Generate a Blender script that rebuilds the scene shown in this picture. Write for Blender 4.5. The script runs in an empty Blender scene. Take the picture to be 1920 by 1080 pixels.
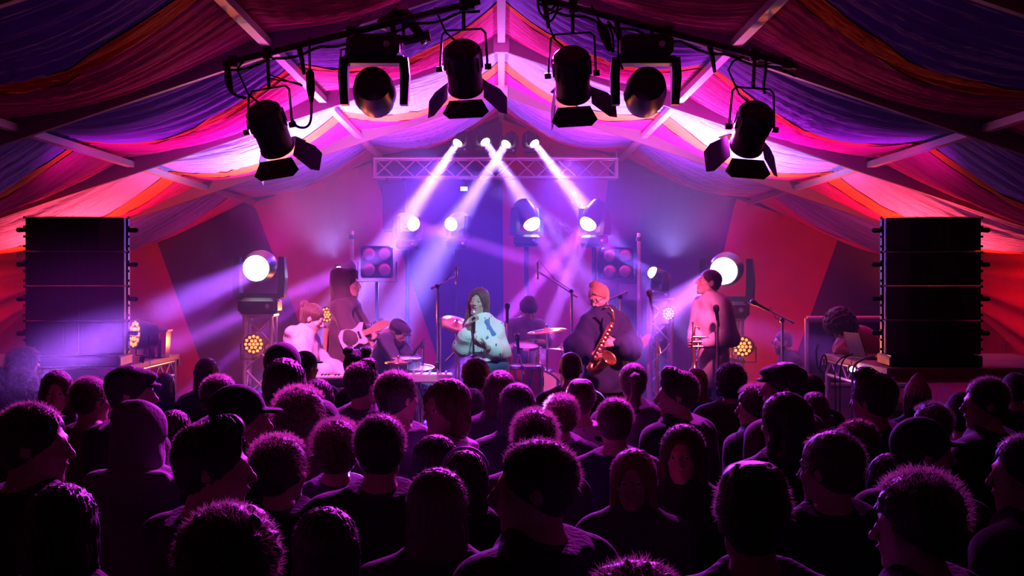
import bpy, bmesh, math, random
import numpy as np
from mathutils import Vector, Matrix, Quaternion
import openvdb

SC = bpy.context.scene
COL = SC.collection
R = math.radians
F_PX = 2666.7

# ---------------------------------------------------------------- camera, world, exposure
EYE = Vector((0.0, 0.0, 2.25))
cam_data = bpy.data.cameras.new('camera')
cam_data.sensor_width = 36.0
cam_data.lens = 50.0
cam_data.clip_start = 0.05
cam_data.clip_end = 200
cam = bpy.data.objects.new('camera', cam_data)
cam.location = EYE
cam.rotation_euler = (R(90 - 0.322), 0, R(-0.43))
COL.objects.link(cam)
SC.camera = cam
SC.view_settings.view_transform = 'Standard'
SC.view_settings.look = 'None'
SC.view_settings.gamma = 1
SC.view_settings.use_curve_mapping = False
SC.view_settings.exposure = 0.0
SC.cycles.use_denoising = True
try:
    SC.cycles.denoiser = 'OPENIMAGEDENOISE'
    SC.cycles.denoising_input_passes = 'RGB_ALBEDO_NORMAL'
except Exception:
    pass
SC.cycles.max_bounces = 4
SC.cycles.diffuse_bounces = 2
SC.cycles.glossy_bounces = 2
SC.cycles.transmission_bounces = 3
SC.cycles.transparent_max_bounces = 6
SC.cycles.volume_bounces = 0
SC.cycles.sample_clamp_indirect = 4
SC.cycles.sample_clamp_direct = 0
SC.cycles.caustics_reflective = False
SC.cycles.caustics_refractive = False

world = bpy.data.worlds.new('world')
SC.world = world
world.use_nodes = True
world.node_tree.nodes['Background'].inputs[0].default_value = (0.10, 0.05, 0.22, 1)
world.node_tree.nodes['Background'].inputs[1].default_value = 0.02

CAM_R = cam.rotation_euler.to_matrix()


def W(px, py, d):
    """the world point at distance d along +Y that the photograph shows at pixel px, py"""
    v = CAM_R @ Vector(((px - 960) / F_PX, (540 - py) / F_PX, -1.0))
    return EYE + v * (d / v.y)


# ---------------------------------------------------------------- lamps, in fixtures and added bare ones
def add_light(name, kind, loc, energy, color, parent=None, aim=None, **kw):
    d = bpy.data.lights.new(name, kind)
    d.energy = energy
    d.color = color
    for k, v in kw.items():
        setattr(d, k, v)
    o = bpy.data.objects.new(name, d)
    COL.objects.link(o)
    o.location = loc
    if aim is not None:
        o.rotation_euler = (Vector(aim) - Vector(loc)).to_track_quat('-Z', 'Y').to_euler()
    if parent is not None:
        o.parent = parent
    return o

# ---------------------------------------------------------------- materials
MATS = {}


def mat(name, col, rough=0.6, metal=0.0, noise=0.0, nscale=20.0, bump=0.0, bscale=60.0, emit=None, estr=0.0,
        sheen=0.0, stretch=None, spec=0.5, transl=0.0):
    if name in MATS:
        return MATS[name]
    m = bpy.data.materials.new(name)
    m.use_nodes = True
    nt = m.node_tree
    b = nt.nodes['Principled BSDF']
    b.inputs['Base Color'].default_value = (*col, 1)
    b.inputs['Roughness'].default_value = rough
    b.inputs['Metallic'].default_value = metal
    b.inputs['Specular IOR Level'].default_value = spec
    if sheen:
        b.inputs['Sheen Weight'].default_value = sheen
        b.inputs['Sheen Roughness'].default_value = 0.5
    if noise or bump:
        tc = nt.nodes.new('ShaderNodeTexCoord')
        mp = nt.nodes.new('ShaderNodeMapping')
        nt.links.new(tc.outputs['Object'], mp.inputs['Vector'])
        if stretch:
            mp.inputs['Scale'].default_value = stretch
    if noise:
        n = nt.nodes.new('ShaderNodeTexNoise')
        n.inputs['Scale'].default_value = nscale
        n.inputs['Detail'].default_value = 3
        nt.links.new(mp.outputs[0], n.inputs['Vector'])
        mr = nt.nodes.new('ShaderNodeMix')
        mr.data_type = 'RGBA'
        mr.inputs['A'].default_value = (*[max(0, c * (1 - noise)) for c in col], 1)
        mr.inputs['B'].default_value = (*[min(1, c * (1 + noise)) for c in col], 1)
        nt.links.new(n.outputs['Fac'], mr.inputs['Factor'])
        nt.links.new(mr.outputs['Result'], b.inputs['Base Color'])
    if bump:
        n2 = nt.nodes.new('ShaderNodeTexNoise')
        n2.inputs['Scale'].default_value = bscale
        n2.inputs['Detail'].default_value = 4
        nt.links.new(mp.outputs[0], n2.inputs['Vector'])
        bp = nt.nodes.new('ShaderNodeBump')
        bp.inputs['Strength'].default_value = bump
        bp.inputs['Distance'].default_value = 0.02
        nt.links.new(n2.outputs['Fac'], bp.inputs['Height'])
        nt.links.new(bp.outputs['Normal'], b.inputs['Normal'])
    if emit is not None:
        b.inputs['Emission Color'].default_value = (*emit, 1)
        b.inputs['Emission Strength'].default_value = estr
    MATS[name] = m
    return m


# ---------------------------------------------------------------- mesh collector
class MB:
    def __init__(self):
        self.v = []
        self.f = []
        self.mi = []
        self.M = Matrix.Identity(4)
        self.cur = 0

    def add(self, vs, fs):
        o = len(self.v)
        M = self.M
        self.v.extend([tuple(M @ Vector(p)) for p in vs])
        self.f.extend([tuple(i + o for i in f) for f in fs])
        self.mi.extend([self.cur] * len(fs))
        return self

    def box(self, c, s, rot=None, taper=1.0):
        x, y, z = [k / 2 for k in s]
        t = taper
        vs = [(-x, -y, -z), (x, -y, -z), (x, y, -z), (-x, y, -z), (-x * t, -y * t, z), (x * t, -y * t, z), (x * t, y * t, z), (-x * t, y * t, z)]
        if rot is not None:
            vs = [rot @ Vector(p) for p in vs]
        c = Vector(c)
        vs = [Vector(p) + c for p in vs]
        return self.add(vs, [(0, 3, 2, 1), (4, 5, 6, 7), (0, 1, 5, 4), (1, 2, 6, 5), (2, 3, 7, 6), (3, 0, 4, 7)])

    def bar(self, a, b, w, h=None, up=(0, 0, 1)):
        """rectangular bar from a to b"""
        h = h or w
        a, b = Vector(a), Vector(b)
        d = (b - a)
        L = d.length
        d.normalize()
        up = Vector(up)
        if abs(d.dot(up)) > 0.98:
            up = Vector((0, 1, 0))
        x = d.cross(up).normalized()
        z = x.cross(d)
        rot = Matrix((x, d, z)).transposed()
        return self.box((a + b) / 2, (w, L, h), rot)

    def bevbox(self, c, s, bev, rot=None):
        """box with chamfered vertical and horizontal edges"""
        x, y, z = [k / 2 for k in s]
        b = min(bev, x * .9, y * .9, z * .9)
        rings = []
        for zz, k in ((-z, b), (-z + b, 0), (z - b, 0), (z, b)):
            X, Y = x - k, y - k
            bb = b
            rings.append([(-X + bb, -Y, zz), (X - bb, -Y, zz), (X, -Y + bb, zz), (X, Y - bb, zz), (X - bb, Y, zz), (-X + bb, Y, zz), (-X, Y - bb, zz), (-X, -Y + bb, zz)])
        vs = [p for r in rings for p in r]
        if rot is not None:
            vs = [rot @ Vector(p) for p in vs]
        c = Vector(c)
        vs = [Vector(p) + c for p in vs]
        fs = [tuple(range(7, -1, -1)), tuple(range(24, 32))]
        for r in range(3):
            for i in range(8):
                j = (i + 1) % 8
                fs.append((r * 8 + i, r * 8 + j, r * 8 + 8 + j, r * 8 + 8 + i))
        return self.add(vs, fs)

    def loft(self, rings, cap=True, closed=True):
        n = len(rings[0])
        vs = [p for r in rings for p in r]
        fs = []
        m = n if closed else n - 1
        for r in range(len(rings) - 1):
            for i in range(m):
                j = (i + 1) % n
                fs.append((r * n + i, r * n + j, (r + 1) * n + j, (r + 1) * n + i))
        if cap and closed:
            fs.append(tuple(range(n - 1, -1, -1)))
            k = (len(rings) - 1) * n
            fs.append(tuple(range(k, k + n)))
        return self.add(vs, fs)

    def tube(self, pts, r, n=8, cap=True):
        pts = [Vector(p) for p in pts]
        rr = r if isinstance(r, (list, tuple)) else [r] * len(pts)
        rings = []
        ref = None
        for i, p in enumerate(pts):
            if i == 0:
                t = pts[1] - p
            elif i == len(pts) - 1:
                t = p - pts[i - 1]
            else:
                t = (pts[i + 1] - p).normalized() + (p - pts[i - 1]).normalized()
            t.normalize()
            if ref is None:
                ref = Vector((0, 0, 1)) if abs(t.z) < 0.9 else Vector((1, 0, 0))
            x = (ref - t * ref.dot(t))
            if x.length < 1e-5:
                x = t.orthogonal()
            x.normalize()
            ref = x
            y = t.cross(x)
            rings.append([p + (x * math.cos(2 * math.pi * k / n) + y * math.sin(2 * math.pi * k / n)) * rr[i] for k in range(n)])
        return self.loft(rings, cap)

    def cyl(self, a, b, r, r2=None, n=16, cap=True):
        return self.tube([a, b], [r, r if r2 is None else r2], n, cap)

    def lathe(self, prof, o=(0, 0, 0), axis=(0, 0, 1), n=20, cap=True):
        """profile of (radius, height) turned about the axis through o"""
        q = Vector((0, 0, 1)).rotation_difference(Vector(axis).normalized())
        o = Vector(o)
        rings = []
        for r, h in prof:
            r = max(r, 1e-4)
            rings.append([o + q @ Vector((r * math.cos(2 * math.pi * k / n), r * math.sin(2 * math.pi * k / n), h)) for k in range(n)])
        return self.loft(rings, cap)

    def sphere(self, c, r, n=12, m=8):
        sx, sy, sz = (r, r, r) if not isinstance(r, (tuple, list)) else r
        c = Vector(c)
        rings = []
        for i in range(m + 1):
            a = -math.pi / 2 + math.pi * i / m
            k = max(math.cos(a), 1e-3)
            rings.append([c + Vector((sx * k * math.cos(2 * math.pi * j / n), sy * k * math.sin(2 * math.pi * j / n), sz * math.sin(a))) for j in range(n)])
        return self.loft(rings, True)

    def prism(self, poly, t, M=None):
        """polygon in local XY extruded along Z by t, both ways, then placed by M"""
        n = len(poly)
        vs = [Vector((x, y, -t / 2)) for x, y in poly] + [Vector((x, y, t / 2)) for x, y in poly]
        if M is not None:
            vs = [M @ p for p in vs]
        fs = [tuple(range(n - 1, -1, -1)), tuple(range(n, 2 * n))]
        for i in range(n):
            j = (i + 1) % n
            fs.append((i, j, n + j, n + i))
        return self.add(vs, fs)

    def grid(self, fn, nu, nv):
        vs = [fn(i / nu, j / nv) for j in range(nv + 1) for i in range(nu + 1)]
        fs = [(j * (nu + 1) + i, j * (nu + 1) + i + 1, (j + 1) * (nu + 1) + i + 1, (j + 1) * (nu + 1) + i) for j in range(nv) for i in range(nu)]
        return self.add(vs, fs)

    def mesh(self, name):
        me = bpy.data.meshes.new(name)
        me.from_pydata(self.v, [], self.f)
        return me

    def build(self, name, m, parent=None, smooth=False, loc=None, rot=None, angle=None):
        me = self.mesh(name)
        ms = m if isinstance(m, (list, tuple)) else [m]
        for k in ms:
            me.materials.append(k)
        if len(ms) > 1:
            me.polygons.foreach_set('material_index', self.mi)
        if smooth:
            me.shade_smooth()
            if angle:
                me.set_sharp_from_angle(angle=R(angle))
        return link(name, me, parent, loc, rot)


def link(name, me, parent=None, loc=None, rot=None):
    o = bpy.data.objects.new(name, me)
    COL.objects.link(o)
    if loc is not None:
        o.location = loc
    if rot is not None:
        o.rotation_euler = rot
    if parent is not None:
        o.parent = parent
    return o


def tag(o, label=None, cat=None, group=None, kind=None):
    if label:
        o['label'] = label
    if cat:
        o['category'] = cat
    if group:
        o['group'] = group
    if kind:
        o['kind'] = kind
    return o


def thing(name, label, cat, loc=(0, 0, 0), rz=0.0, group=None, rot=None):
    o = bpy.data.objects.new(name, None)
    COL.objects.link(o)
    o.location = loc
    o.rotation_euler = rot if rot is not None else (0, 0, rz)
    o.empty_display_size = 0.1
    return tag(o, label, cat, group)


def copy_tree(o, parent=None):
    c = o.copy()
    COL.objects.link(c)
    if parent is not None:
        c.parent = parent
    for ch in list(o.children):
        copy_tree(ch, c)
    return c


def mats_common():
    M = {}
    M['black'] = mat('black_metal', (0.012, 0.012, 0.014), 0.45, 0.0, noise=0.3, nscale=30)
    M['blackplastic'] = mat('black_plastic', (0.018, 0.018, 0.02), 0.35)
    M['blackcloth'] = mat('black_cloth', (0.015, 0.014, 0.018), 0.95, bump=0.2, bscale=200)
    M['alu'] = mat('aluminium', (0.72, 0.72, 0.74), 0.32, 0.75, noise=0.12, nscale=25)
    M['steel'] = mat('chrome', (0.8, 0.8, 0.82), 0.18, 0.95)
    M['brass'] = mat('brass', (0.85, 0.55, 0.2), 0.25, 0.95)
    M['rubber'] = mat('rubber', (0.015, 0.015, 0.015), 0.8)
    M['wood'] = mat('birch_ply', (0.34, 0.22, 0.13), 0.6, noise=0.3, nscale=6, stretch=(1, 8, 1))
    M['gold'] = mat('cymbal_bronze', (0.8, 0.55, 0.22), 0.28, 0.9, noise=0.1, nscale=40)
    M['white'] = mat('white_paint', (0.8, 0.8, 0.78), 0.5)
    return M


MT = mats_common()
STAGE_Z = 0.5

# ---------------------------------------------------------------- the tent
RY = [0.6, 4.1, 7.6, 11.1, 14.6, 18.2, 21.7]       # rafter frames; the camera stands in the second bay
RIDGE, SLOPE, HALF = 4.71, 0.336, 6.5
PX = [-HALF, -3.78, -1.82, 0, 1.82, 3.78, HALF]      # eaves, purlins, ridge


def roof_z(x):
    return RIDGE - SLOPE * abs(x)


FAB = {
    'blue': mat('drape_blue', (0.30, 0.28, 0.95), 0.85, noise=0.4, nscale=6, bump=1.0, bscale=22, stretch=(0.05, 4.2, 1)),
    'orange': mat('drape_orange', (0.85, 0.20, 0.03), 0.85, noise=0.2, nscale=8, bump=0.7, bscale=24, stretch=(0.12, 2.4, 1)),
    'crimson': mat('drape_crimson', (0.72, 0.015, 0.26), 0.85, noise=0.4, nscale=6, bump=1.0, bscale=22, stretch=(0.05, 4.2, 1)),
    'white': mat('drape_blue_lit', (0.46, 0.44, 0.90), 0.85, noise=0.25, nscale=6, bump=1.0, bscale=22, stretch=(0.05, 4.2, 1)),  # blue cloth made paler, the strong light on this bay put into its colour
    'red': mat('wall_red', (0.55, 0.015, 0.03), 0.9, noise=0.2, nscale=3, bump=0.15, bscale=30),
    'dark': mat('wall_purple', (0.075, 0.02, 0.075), 0.95, noise=0.2, nscale=3, bump=0.15, bscale=30),
    'blueblack': mat('wall_navy', (0.06, 0.05, 0.16), 0.95, noise=0.2, nscale=3, bump=0.15, bscale=30),
}
STEEL = mat('tent_frame', (0.62, 0.6, 0.64), 0.42, 0.35, noise=0.1, nscale=12)

RAFT = mat('rafter_frame_shaded', (0.24, 0.22, 0.25), 0.45, 0.35, noise=0.1, nscale=12)  # frame metal darkened, the shade of backlighting put into its colour

ground = MB().box((0, 10, -0.05), (24, 32, 0.1)).build('floor', mat('trodden_grass', (0.05, 0.055, 0.03), 0.95, noise=0.5, nscale=14, bump=0.6, bscale=40))
tag(ground, kind='structure')

rnd = random.Random(4)
canvas = MB()
for s in (-1, 1):
    canvas.grid(lambda u, v, s=s: (s * (HALF + 0.1) * u, RY[0] + (RY[-1] + 0.3 - RY[0]) * v, roof_z((HALF + 0.1) * u) + 0.34), 6, 12)
ceiling = canvas.build('ceiling', mat('tent_canvas', (0.03, 0.03, 0.04), 0.9))
tag(ceiling, kind='structure')


def drape_z(x, v, y):
    """height of the lining: hung from the purlins, sagging between them, fullest in the middle of a bay"""
    ax = abs(x)
    for a, b in zip(PX[3:-1], PX[4:]):
        if ax <= b + 1e-6:
            u = (ax - a) / (b - a)
            break
    sag = math.sin(math.pi * min(max(u, 0), 1)) ** 0.9
    bay = 0.30 + 0.70 * math.sin(math.pi * v)
    amp = 0.26 if ax < 3.8 else 0.34
    fold = 0.014 * math.sin(y * 31 + x * .9) + 0.012 * math.sin(y * 53 + 1.7 * x) + 0.009 * math.sin(y * 83 - 1.3 * x) * (1 + .5 * math.sin(x * 2.3 + y))
    return roof_z(x) + 0.07 - amp * sag * bay + fold * (0.35 + sag)


BANDS = [('blue', 0.0, 0.40), ('orange', 0.40, 0.50), ('crimson', 0.50, 1.0)]
NX = 96
for b in range(len(RY) - 1):
    y0, y1 = RY[b], RY[b + 1]
    bands = BANDS
    if b == 4:
        bands = [('white', 0.0, 0.44), ('orange', 0.44, 0.62), ('crimson', 0.62, 1.0)]  # first band is the pale, lit copy of the blue cloth
    if b == 3:
        bands = [('blue', 0.0, 0.44), ('orange', 0.44, 0.50), ('crimson', 0.50, 1.0)]
    if b == 5:
        bands = [('blue', 0.0, 0.55), ('crimson', 0.55, 1.0)]
    for cname, v0, v1 in bands:
        m = MB()
        n = max(8, int((v1 - v0) * 190))

        def fn(u, t, v0=v0, v1=v1, y0=y0, y1=y1, hem=(0 if v0 == 0 else 1)):
            x = -HALF + 2 * HALF * u
            v = v0 + (v1 - v0) * t
            # seam lines wander a little between the purlins
            w = 0.035 * math.sin(x * 1.7 + 2) * math.sin(math.pi * v)
            y = y0 + (y1 - y0) * (v + w)
            return (x, y, drape_z(x, v, y) - 0.012 * (1 if t == 0 and hem else 0))
        m.grid(fn, NX, n)
        o = m.build('drape_strip', FAB[cname], ceiling, smooth=True)

# rafters, ridge and purlins of the frame
raft = MB()
for i, y in enumerate(RY[:-1]):
    t = thing('rafter_beam', None, None, (0, y, 0))
    t.name = 'trim_%d' % (i + 1)
    tag(t, kind='structure')
    for s in (-1, 1):
        m = MB()
        m.bar((0, 0, RIDGE - 0.02), (s * HALF, 0, roof_z(HALF) - 0.02), 0.07, 0.17)
        m.build('rafter', RAFT, t)
        m = MB()
        m.bar((s * HALF, 0, roof_z(HALF)), (s * HALF, 0, 0), 0.1, 0.1)
        m.build('post', STEEL, t)
    m = MB()
    m.box((0, 0, RIDGE - 0.05), (0.16, 0.09, 0.16)).cyl((0, -0.055, RIDGE - 0.06), (0, 0.055, RIDGE - 0.06), 0.02, n=10)
    m.build('ridge_plate', STEEL, t)
for k, x in enumerate(PX):
    t = thing('purlin_line', None, None, (0, 0, 0))
    t.name = 'trim_%d' % (len(RY) + k + 1)
    tag(t, kind='structure')
    for y0, y1 in zip(RY[:-1], RY[1:]):
        m = MB()
        m.bar((x, y0 + 0.04, roof_z(x) - 0.01), (x, y1 - 0.04, roof_z(x) - 0.01), 0.075, 0.06)
        m.build('purlin', STEEL, t)

# back wall: fanned panels of red, purple and navy cloth
YB = 21.62
wall_back = MB().box((0, YB + 0.13, 1.2), (2 * HALF, 0.02, 2.4)).build('wall_back', FAB['dark'])
tag(wall_back, kind='structure')
EDGE = [(-80, 170, 'dark'), (290, 385, 'red'), (498, 596, 'dark'), (742, 830, 'red'), (943, 945, 'navy'), (1127, 1092, 'red2'), (1364, 1306, 'navy'),
        (1574, 1480, 'red'), (1800, 1700, 'dark'), (2000, 1900, 'red')]
# (pixel at the eaves line y=440, pixel at y=700, colour of the panel that ENDS there)
prev = None
cols = {'dark': 'dark', 'red': 'red', 'navy': 'blueblack', 'red2': 'red'}
pw = [( -300, -100)] + [(a, b) for a, b, c in EDGE]


def wall_x(pt, z):
    a, b = pt
    za, zb = W(940, 440, YB).z, W(940, 700, YB).z
    xa, xb = W(a, 440, YB).x, W(b, 700, YB).x
    return xa + (xb - xa) * (za - z) / (za - zb)


for k, (a, b, c) in enumerate(EDGE):
    L, Rt = pw[k], pw[k + 1]

    def fn(u, v, L=L, Rt=Rt, k=k):
        z = 0.0 + 4.75 * v
        xl, xr = wall_x(L, z), wall_x(Rt, z)
        x = xl + (xr - xl) * u
        x = max(-HALF + 0.01, min(HALF - 0.01, x))
        zz = min(z, roof_z(x) - 0.02)
        y = YB + 0.05 * math.sin(math.pi * u) + 0.015 * math.sin(u * 23 + k)
        return (x, y, zz)
    m = MB().grid(fn, 14, 20)
    m.build('wall_panel', FAB[cols[c]], wall_back, smooth=True)

for side, s in (('left', -1), ('right', 1)):
    w = MB().box((s * (HALF + 0.16), 11, 1.35), (0.02, 22, 2.7)).build('wall_' + side, FAB['dark'])
    tag(w, kind='structure')
    y0 = 2.0
    k = 0
    while y0 < 21.5:
        y1 = y0 + 1.95

        def fn(u, v, y0=y0, y1=y1, s=s, k=k):
            y = y0 + (y1 - y0) * u
            z = 2.58 * v
            fold = 0.05 * math.sin(u * math.pi * 6 + k) + 0.03 * math.sin(u * 31 + k * 2)
            x = s * (HALF + 0.02) - s * (0.05 + fold * (1.1 - v))
            return (x, y, z)
        MB().grid(fn, 40, 6).build('wall_panel', FAB['red' if k % 3 else 'crimson'], w, smooth=True)
        y0 = y1
        k += 1
# a looped-back red door curtain on either side wall, caught near the eaves
for s in (-1, 1):
    def fn(u, v, s=s):
        # swag from the eave at the back to low on the wall nearer the camera
        ya, yb = 20.6, 15.2
        y = ya + (yb - ya) * u
        top = 2.62 - 0.05 * u
        hang = 0.35 + 1.25 * u ** 1.6
        z = top - hang * v
        x = s * (HALF - 0.25 - 0.55 * math.sin(math.pi * v * 0.8) * (1 - 0.5 * u) - 0.05 * math.sin(v * 24 + u * 3))
        return (x, y, z)
    MB().grid(fn, 30, 40).build('curtain', FAB['red'], bpy.data.objects['wall_left' if s < 0 else 'wall_right'], smooth=True)

# haze
hz = bpy.data.materials.new('haze')
hz.use_nodes = True
nt = hz.node_tree
nt.nodes.clear()
out = nt.nodes.new('ShaderNodeOutputMaterial')
vs = nt.nodes.new('ShaderNodeVolumeScatter')
vs.inputs['Color'].default_value = (0.9, 0.88, 1.0, 1)
vs.inputs['Density'].default_value = 0.0145
vs.inputs['Anisotropy'].default_value = 0.35
nt.links.new(vs.outputs[0], out.inputs['Volume'])
haze = MB().box((0, 16.2, 2.4), (2 * HALF - 0.4, 10.6, 4.8)).build('stage_haze', hz)
tag(haze, 'thin violet smoke haze hanging under the tent roof over the stage', 'haze', kind='stuff')
hz2 = hz.copy()
hz2.name = 'dense_haze'
n2 = hz2.node_tree
sc2 = [n for n in n2.nodes if n.type == 'VOLUME_SCATTER'][0]
tc2 = n2.nodes.new('ShaderNodeTexCoord')
vm2 = n2.nodes.new('ShaderNodeVectorMath')
vm2.operation = 'DISTANCE'
vm2.inputs[1].default_value = (.5, .5, .5)
mr2 = n2.nodes.new('ShaderNodeMapRange')
mr2.interpolation_type = 'SMOOTHSTEP'
for k_, v_ in (('From Min', .5), ('From Max', .12), ('To Min', 0), ('To Max', .034)):
    mr2.inputs[k_].default_value = v_
n2.links.new(tc2.outputs['Generated'], vm2.inputs[0])
n2.links.new(vm2.outputs['Value'], mr2.inputs['Value'])
n2.links.new(mr2.outputs[0], sc2.inputs['Density'])
haze = MB().box((-2.95, 9.4, 1.80), (2.6, 3.0, 1.7)).build('drifting_haze', hz2)
tag(haze, 'smoke drifting off the left front corner of the stage into the crowd', 'haze', kind='stuff')

# ---------------------------------------------------------------- stage lighting
BEAM_GAIN = 2.0
VIOLET = (0.42, 0.16, 1.0)
MAGENTA = (1.0, 0.05, 0.75)
RED = (1.0, 0.05, 0.03)
LENS_W = mat('lit_lens_white', (0.9, 0.9, 1), 0.2, emit=(0.93, 0.85, 1.0), estr=12)
LENS_M = mat('lit_lens_pink', (0.9, 0.6, 0.8), 0.2, emit=(1.0, 0.5, 0.85), estr=2.2)
GLASS_DARK = mat('dark_glass', (0.03, 0.03, 0.04), 0.08)


def moving_head(label, lens_px, d, target, size=1.0, hang=False, beams=(), lens=None, group=None, name='moving_head_light', drop=0.27):
    """a moving head whose lens centre stands at lens_px; beams = (aim pixel/distance, watts, colour, cone deg)"""
    L = W(lens_px[0], lens_px[1], d)
    aim = (W(*target) - L).normalized()
    s = size
    body_len = 0.30 * s
    piv = L - aim * (body_len * 0.55)
    drop = drop * s
    sg = -1 if hang else 1
    base_c = piv - Vector((0, 0, sg * (drop + 0.07 * s)))
    t = thing(name, label, 'stage light', base_c - Vector((0, 0, sg * 0.07 * s)), group=group)
    o = t.location.copy()
    pan = math.atan2(aim.y, aim.x)
    side = Vector((-math.sin(pan), math.cos(pan), 0))
    fw = Vector((math.cos(pan), math.sin(pan), 0))
    rotz = Matrix.Rotation(pan, 3, 'Z')
    m = MB()
    m.bevbox(base_c - o, (0.34 * s, 0.30 * s, 0.14 * s), 0.03 * s)
    m.box(base_c - o + Vector((0, -0.152 * s, 0.0)), (0.14 * s, 0.01, 0.05 * s))
    m.build('base', MT['blackplastic'], t)
    MB().cyl(base_c - o + Vector((0.09 * s, -0.155 * s, 0)), base_c - o + Vector((0.09 * s, -0.17 * s, 0)), 0.02 * s, n=10).build('dial', MT['alu'], t)
    y = MB()
    yo = piv - o
    hw = 0.19 * s
    y.M = Matrix.Translation(yo) @ rotz.to_4x4()
    for k in (-1, 1):
        y.loft([[(-0.075 * s, k * hw - 0.028 * s, -sg * drop), (0.075 * s, k * hw - 0.028 * s, -sg * drop), (0.075 * s, k * hw + 0.028 * s, -sg * drop), (-0.075 * s, k * hw + 0.028 * s, -sg * drop)],
                [(-0.065 * s, k * (hw + .01) - 0.03 * s, -sg * 0.1 * s), (0.065 * s, k * (hw + .01) - 0.03 * s, -sg * 0.1 * s), (0.065 * s, k * (hw + .01) + 0.03 * s, -sg * 0.1 * s), (-0.065 * s, k * (hw + .01) + 0.03 * s, -sg * 0.1 * s)],
                [(-0.045 * s, k * hw - 0.025 * s, sg * 0.08 * s), (0.045 * s, k * hw - 0.025 * s, sg * 0.08 * s), (0.045 * s, k * hw + 0.025 * s, sg * 0.08 * s), (-0.045 * s, k * hw + 0.025 * s, sg * 0.08 * s)]])
    y.box((0, 0, -sg * (drop - 0.015 * s)), (0.15 * s, 2 * hw, 0.05 * s))
    y.build('yoke', MT['blackplastic'], t)
    h = MB()
    po = piv - o
    h.lathe([(0.06 * s, -0.21 * s), (0.115 * s, -0.17 * s), (0.135 * s, -0.06 * s), (0.14 * s, 0.03 * s), (0.125 * s, 0.10 * s), (0.118 * s, body_len * .53)], po, aim, 24)
    head = h.build('lamp_head', MT['blackplastic'], t, smooth=True, angle=40)
    ln = MB()
    ln.lathe([(0.110 * s, body_len * .535), (0.108 * s, body_len * .60), (0.096 * s, body_len * .68), (0.072 * s, body_len * .76), (0.036 * s, body_len * .81), (0.001, body_len * .82)], po, aim, 24)
    ln.build('lens', lens or LENS_W, head, smooth=True)
    for (tx, ty, td), watts, col, cone in beams:
        a = W(tx, ty, td)
        dr = (a - L).normalized()
        add_light('beam_lamp', 'AREA', Vector(L) - o + dr * 0.135 * s, watts * (1 - math.cos(R(cone / 2))) / 2 * BEAM_GAIN, col, t, aim=Vector(L) - o + dr * 2,
                  shape='DISK', size=0.17 * s, spread=R(cone))
    return t

G = 'beam lights over the back truss'
VB = (0.27, 0.16, 1.0)
RIM = (0.24, 0.07, 1.0)


def floor_px(x, y, z=STAGE_Z):
    """a spot on the stage as (pixel, pixel, distance)"""
    return (940 + x / y * F_PX, 525 - (z - 2.25) / y * F_PX, y)


BT, BM, BH = 105000, 70000, 36000
for lens, lab, land in (((858, 268), 'leftmost', (-2.8, 17.5)), ((910, 266), 'second from left', (2.0, 17.3)), ((949, 270), 'third from left', (-2.1, 17.3)), ((1002, 269), 'rightmost', (3.0, 17.5))):
    tg = floor_px(*land)
    moving_head('white-lit moving head above the truss, %s of the top four' % lab, lens, 20.2, tg, 0.62, drop=.20, beams=[(tg, BT if 'most' in lab else BT * .6, VB, 13)], group=G)
G = 'moving heads along the back of the stage'
moving_head('pink-lit moving head, outer left one of the middle row', (775, 420), 19.6, (1000, 490, 17.6), 0.9, beams=[((1000, 490, 17.6), BM * .6, (0.55, .08, 1), 3.2)], lens=LENS_M, group=G)
moving_head('pink-lit moving head, inner left one of the middle row', (846, 420), 19.6, (640, 510, 17.6), 0.9, beams=[((640, 510, 17.6), BM, (0.45, .12, 1), 3.0)], lens=LENS_M, group=G)
t_ = floor_px(1.73, 17.5)
moving_head('white-lit moving head, inner right one of the middle row', (997, 419), 19.2, t_, 1.05, beams=[(t_, BM, (0.5, .12, 1), 4.5)], group=G)
moving_head('white-lit moving head, outer right one of the middle row', (1103, 419), 19.2, floor_px(-.5, 17.5), 1.05,
            beams=[(floor_px(-1.06, 17.5), BM * 2.4, (0.55, .08, 1), 3.6), (floor_px(.15, 17.5), BM * 1.9, (0.5, .12, 1), 3.6)], group=G)
moving_head('large moving head on the left truss tower throwing violet fingers leftwards', (480, 503), 14.5, (190, 650, 9.6), 1.2,
            beams=[((180, 643, 9.6), BH * 1.1, (0.42, .10, 1), 3.0), ((180, 606, 9.6), BH * 1.3, (0.35, .07, 1), .9), ((230, 690, 10.2), BH * 1.2, (0.6, .05, 1), 1.2)])
moving_head('small moving head behind the hooded guitarist', (637, 510), 16.5, (400, 640, 14.9), 0.62,
            beams=[((330, 645, 14.6), BM * .5, (0.75, .02, 1), 2.6), ((470, 640, 15.2), BM * .4, (0.5, .05, 1), 2.6)])
moving_head('small moving head on the frame right of the saxophonist', (1224, 511), 16.5, (1110, 452, 16.2), 0.62, beams=[((1110, 452, 16.2), BM * .3, (0.25, .13, 1), 6)])
moving_head('large moving head on the right truss tower behind the trumpeter', (1357, 508), 14.5, (1140, 675, 9.7), 1.25,
            beams=[((1150, 655, 9.7), BH * 3, (0.40, .10, 1), 2.6), ((1120, 715, 9.7), BH * 2.6, (0.40, .10, 1), 2.0)])


def wash(name, loc, aim, watts, col, cone=100, soft=.12, blend=.8):
    add_light(name, 'SPOT', loc, watts, col, aim=aim, spot_size=R(cone), spot_blend=blend, shadow_soft_size=soft)


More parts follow.
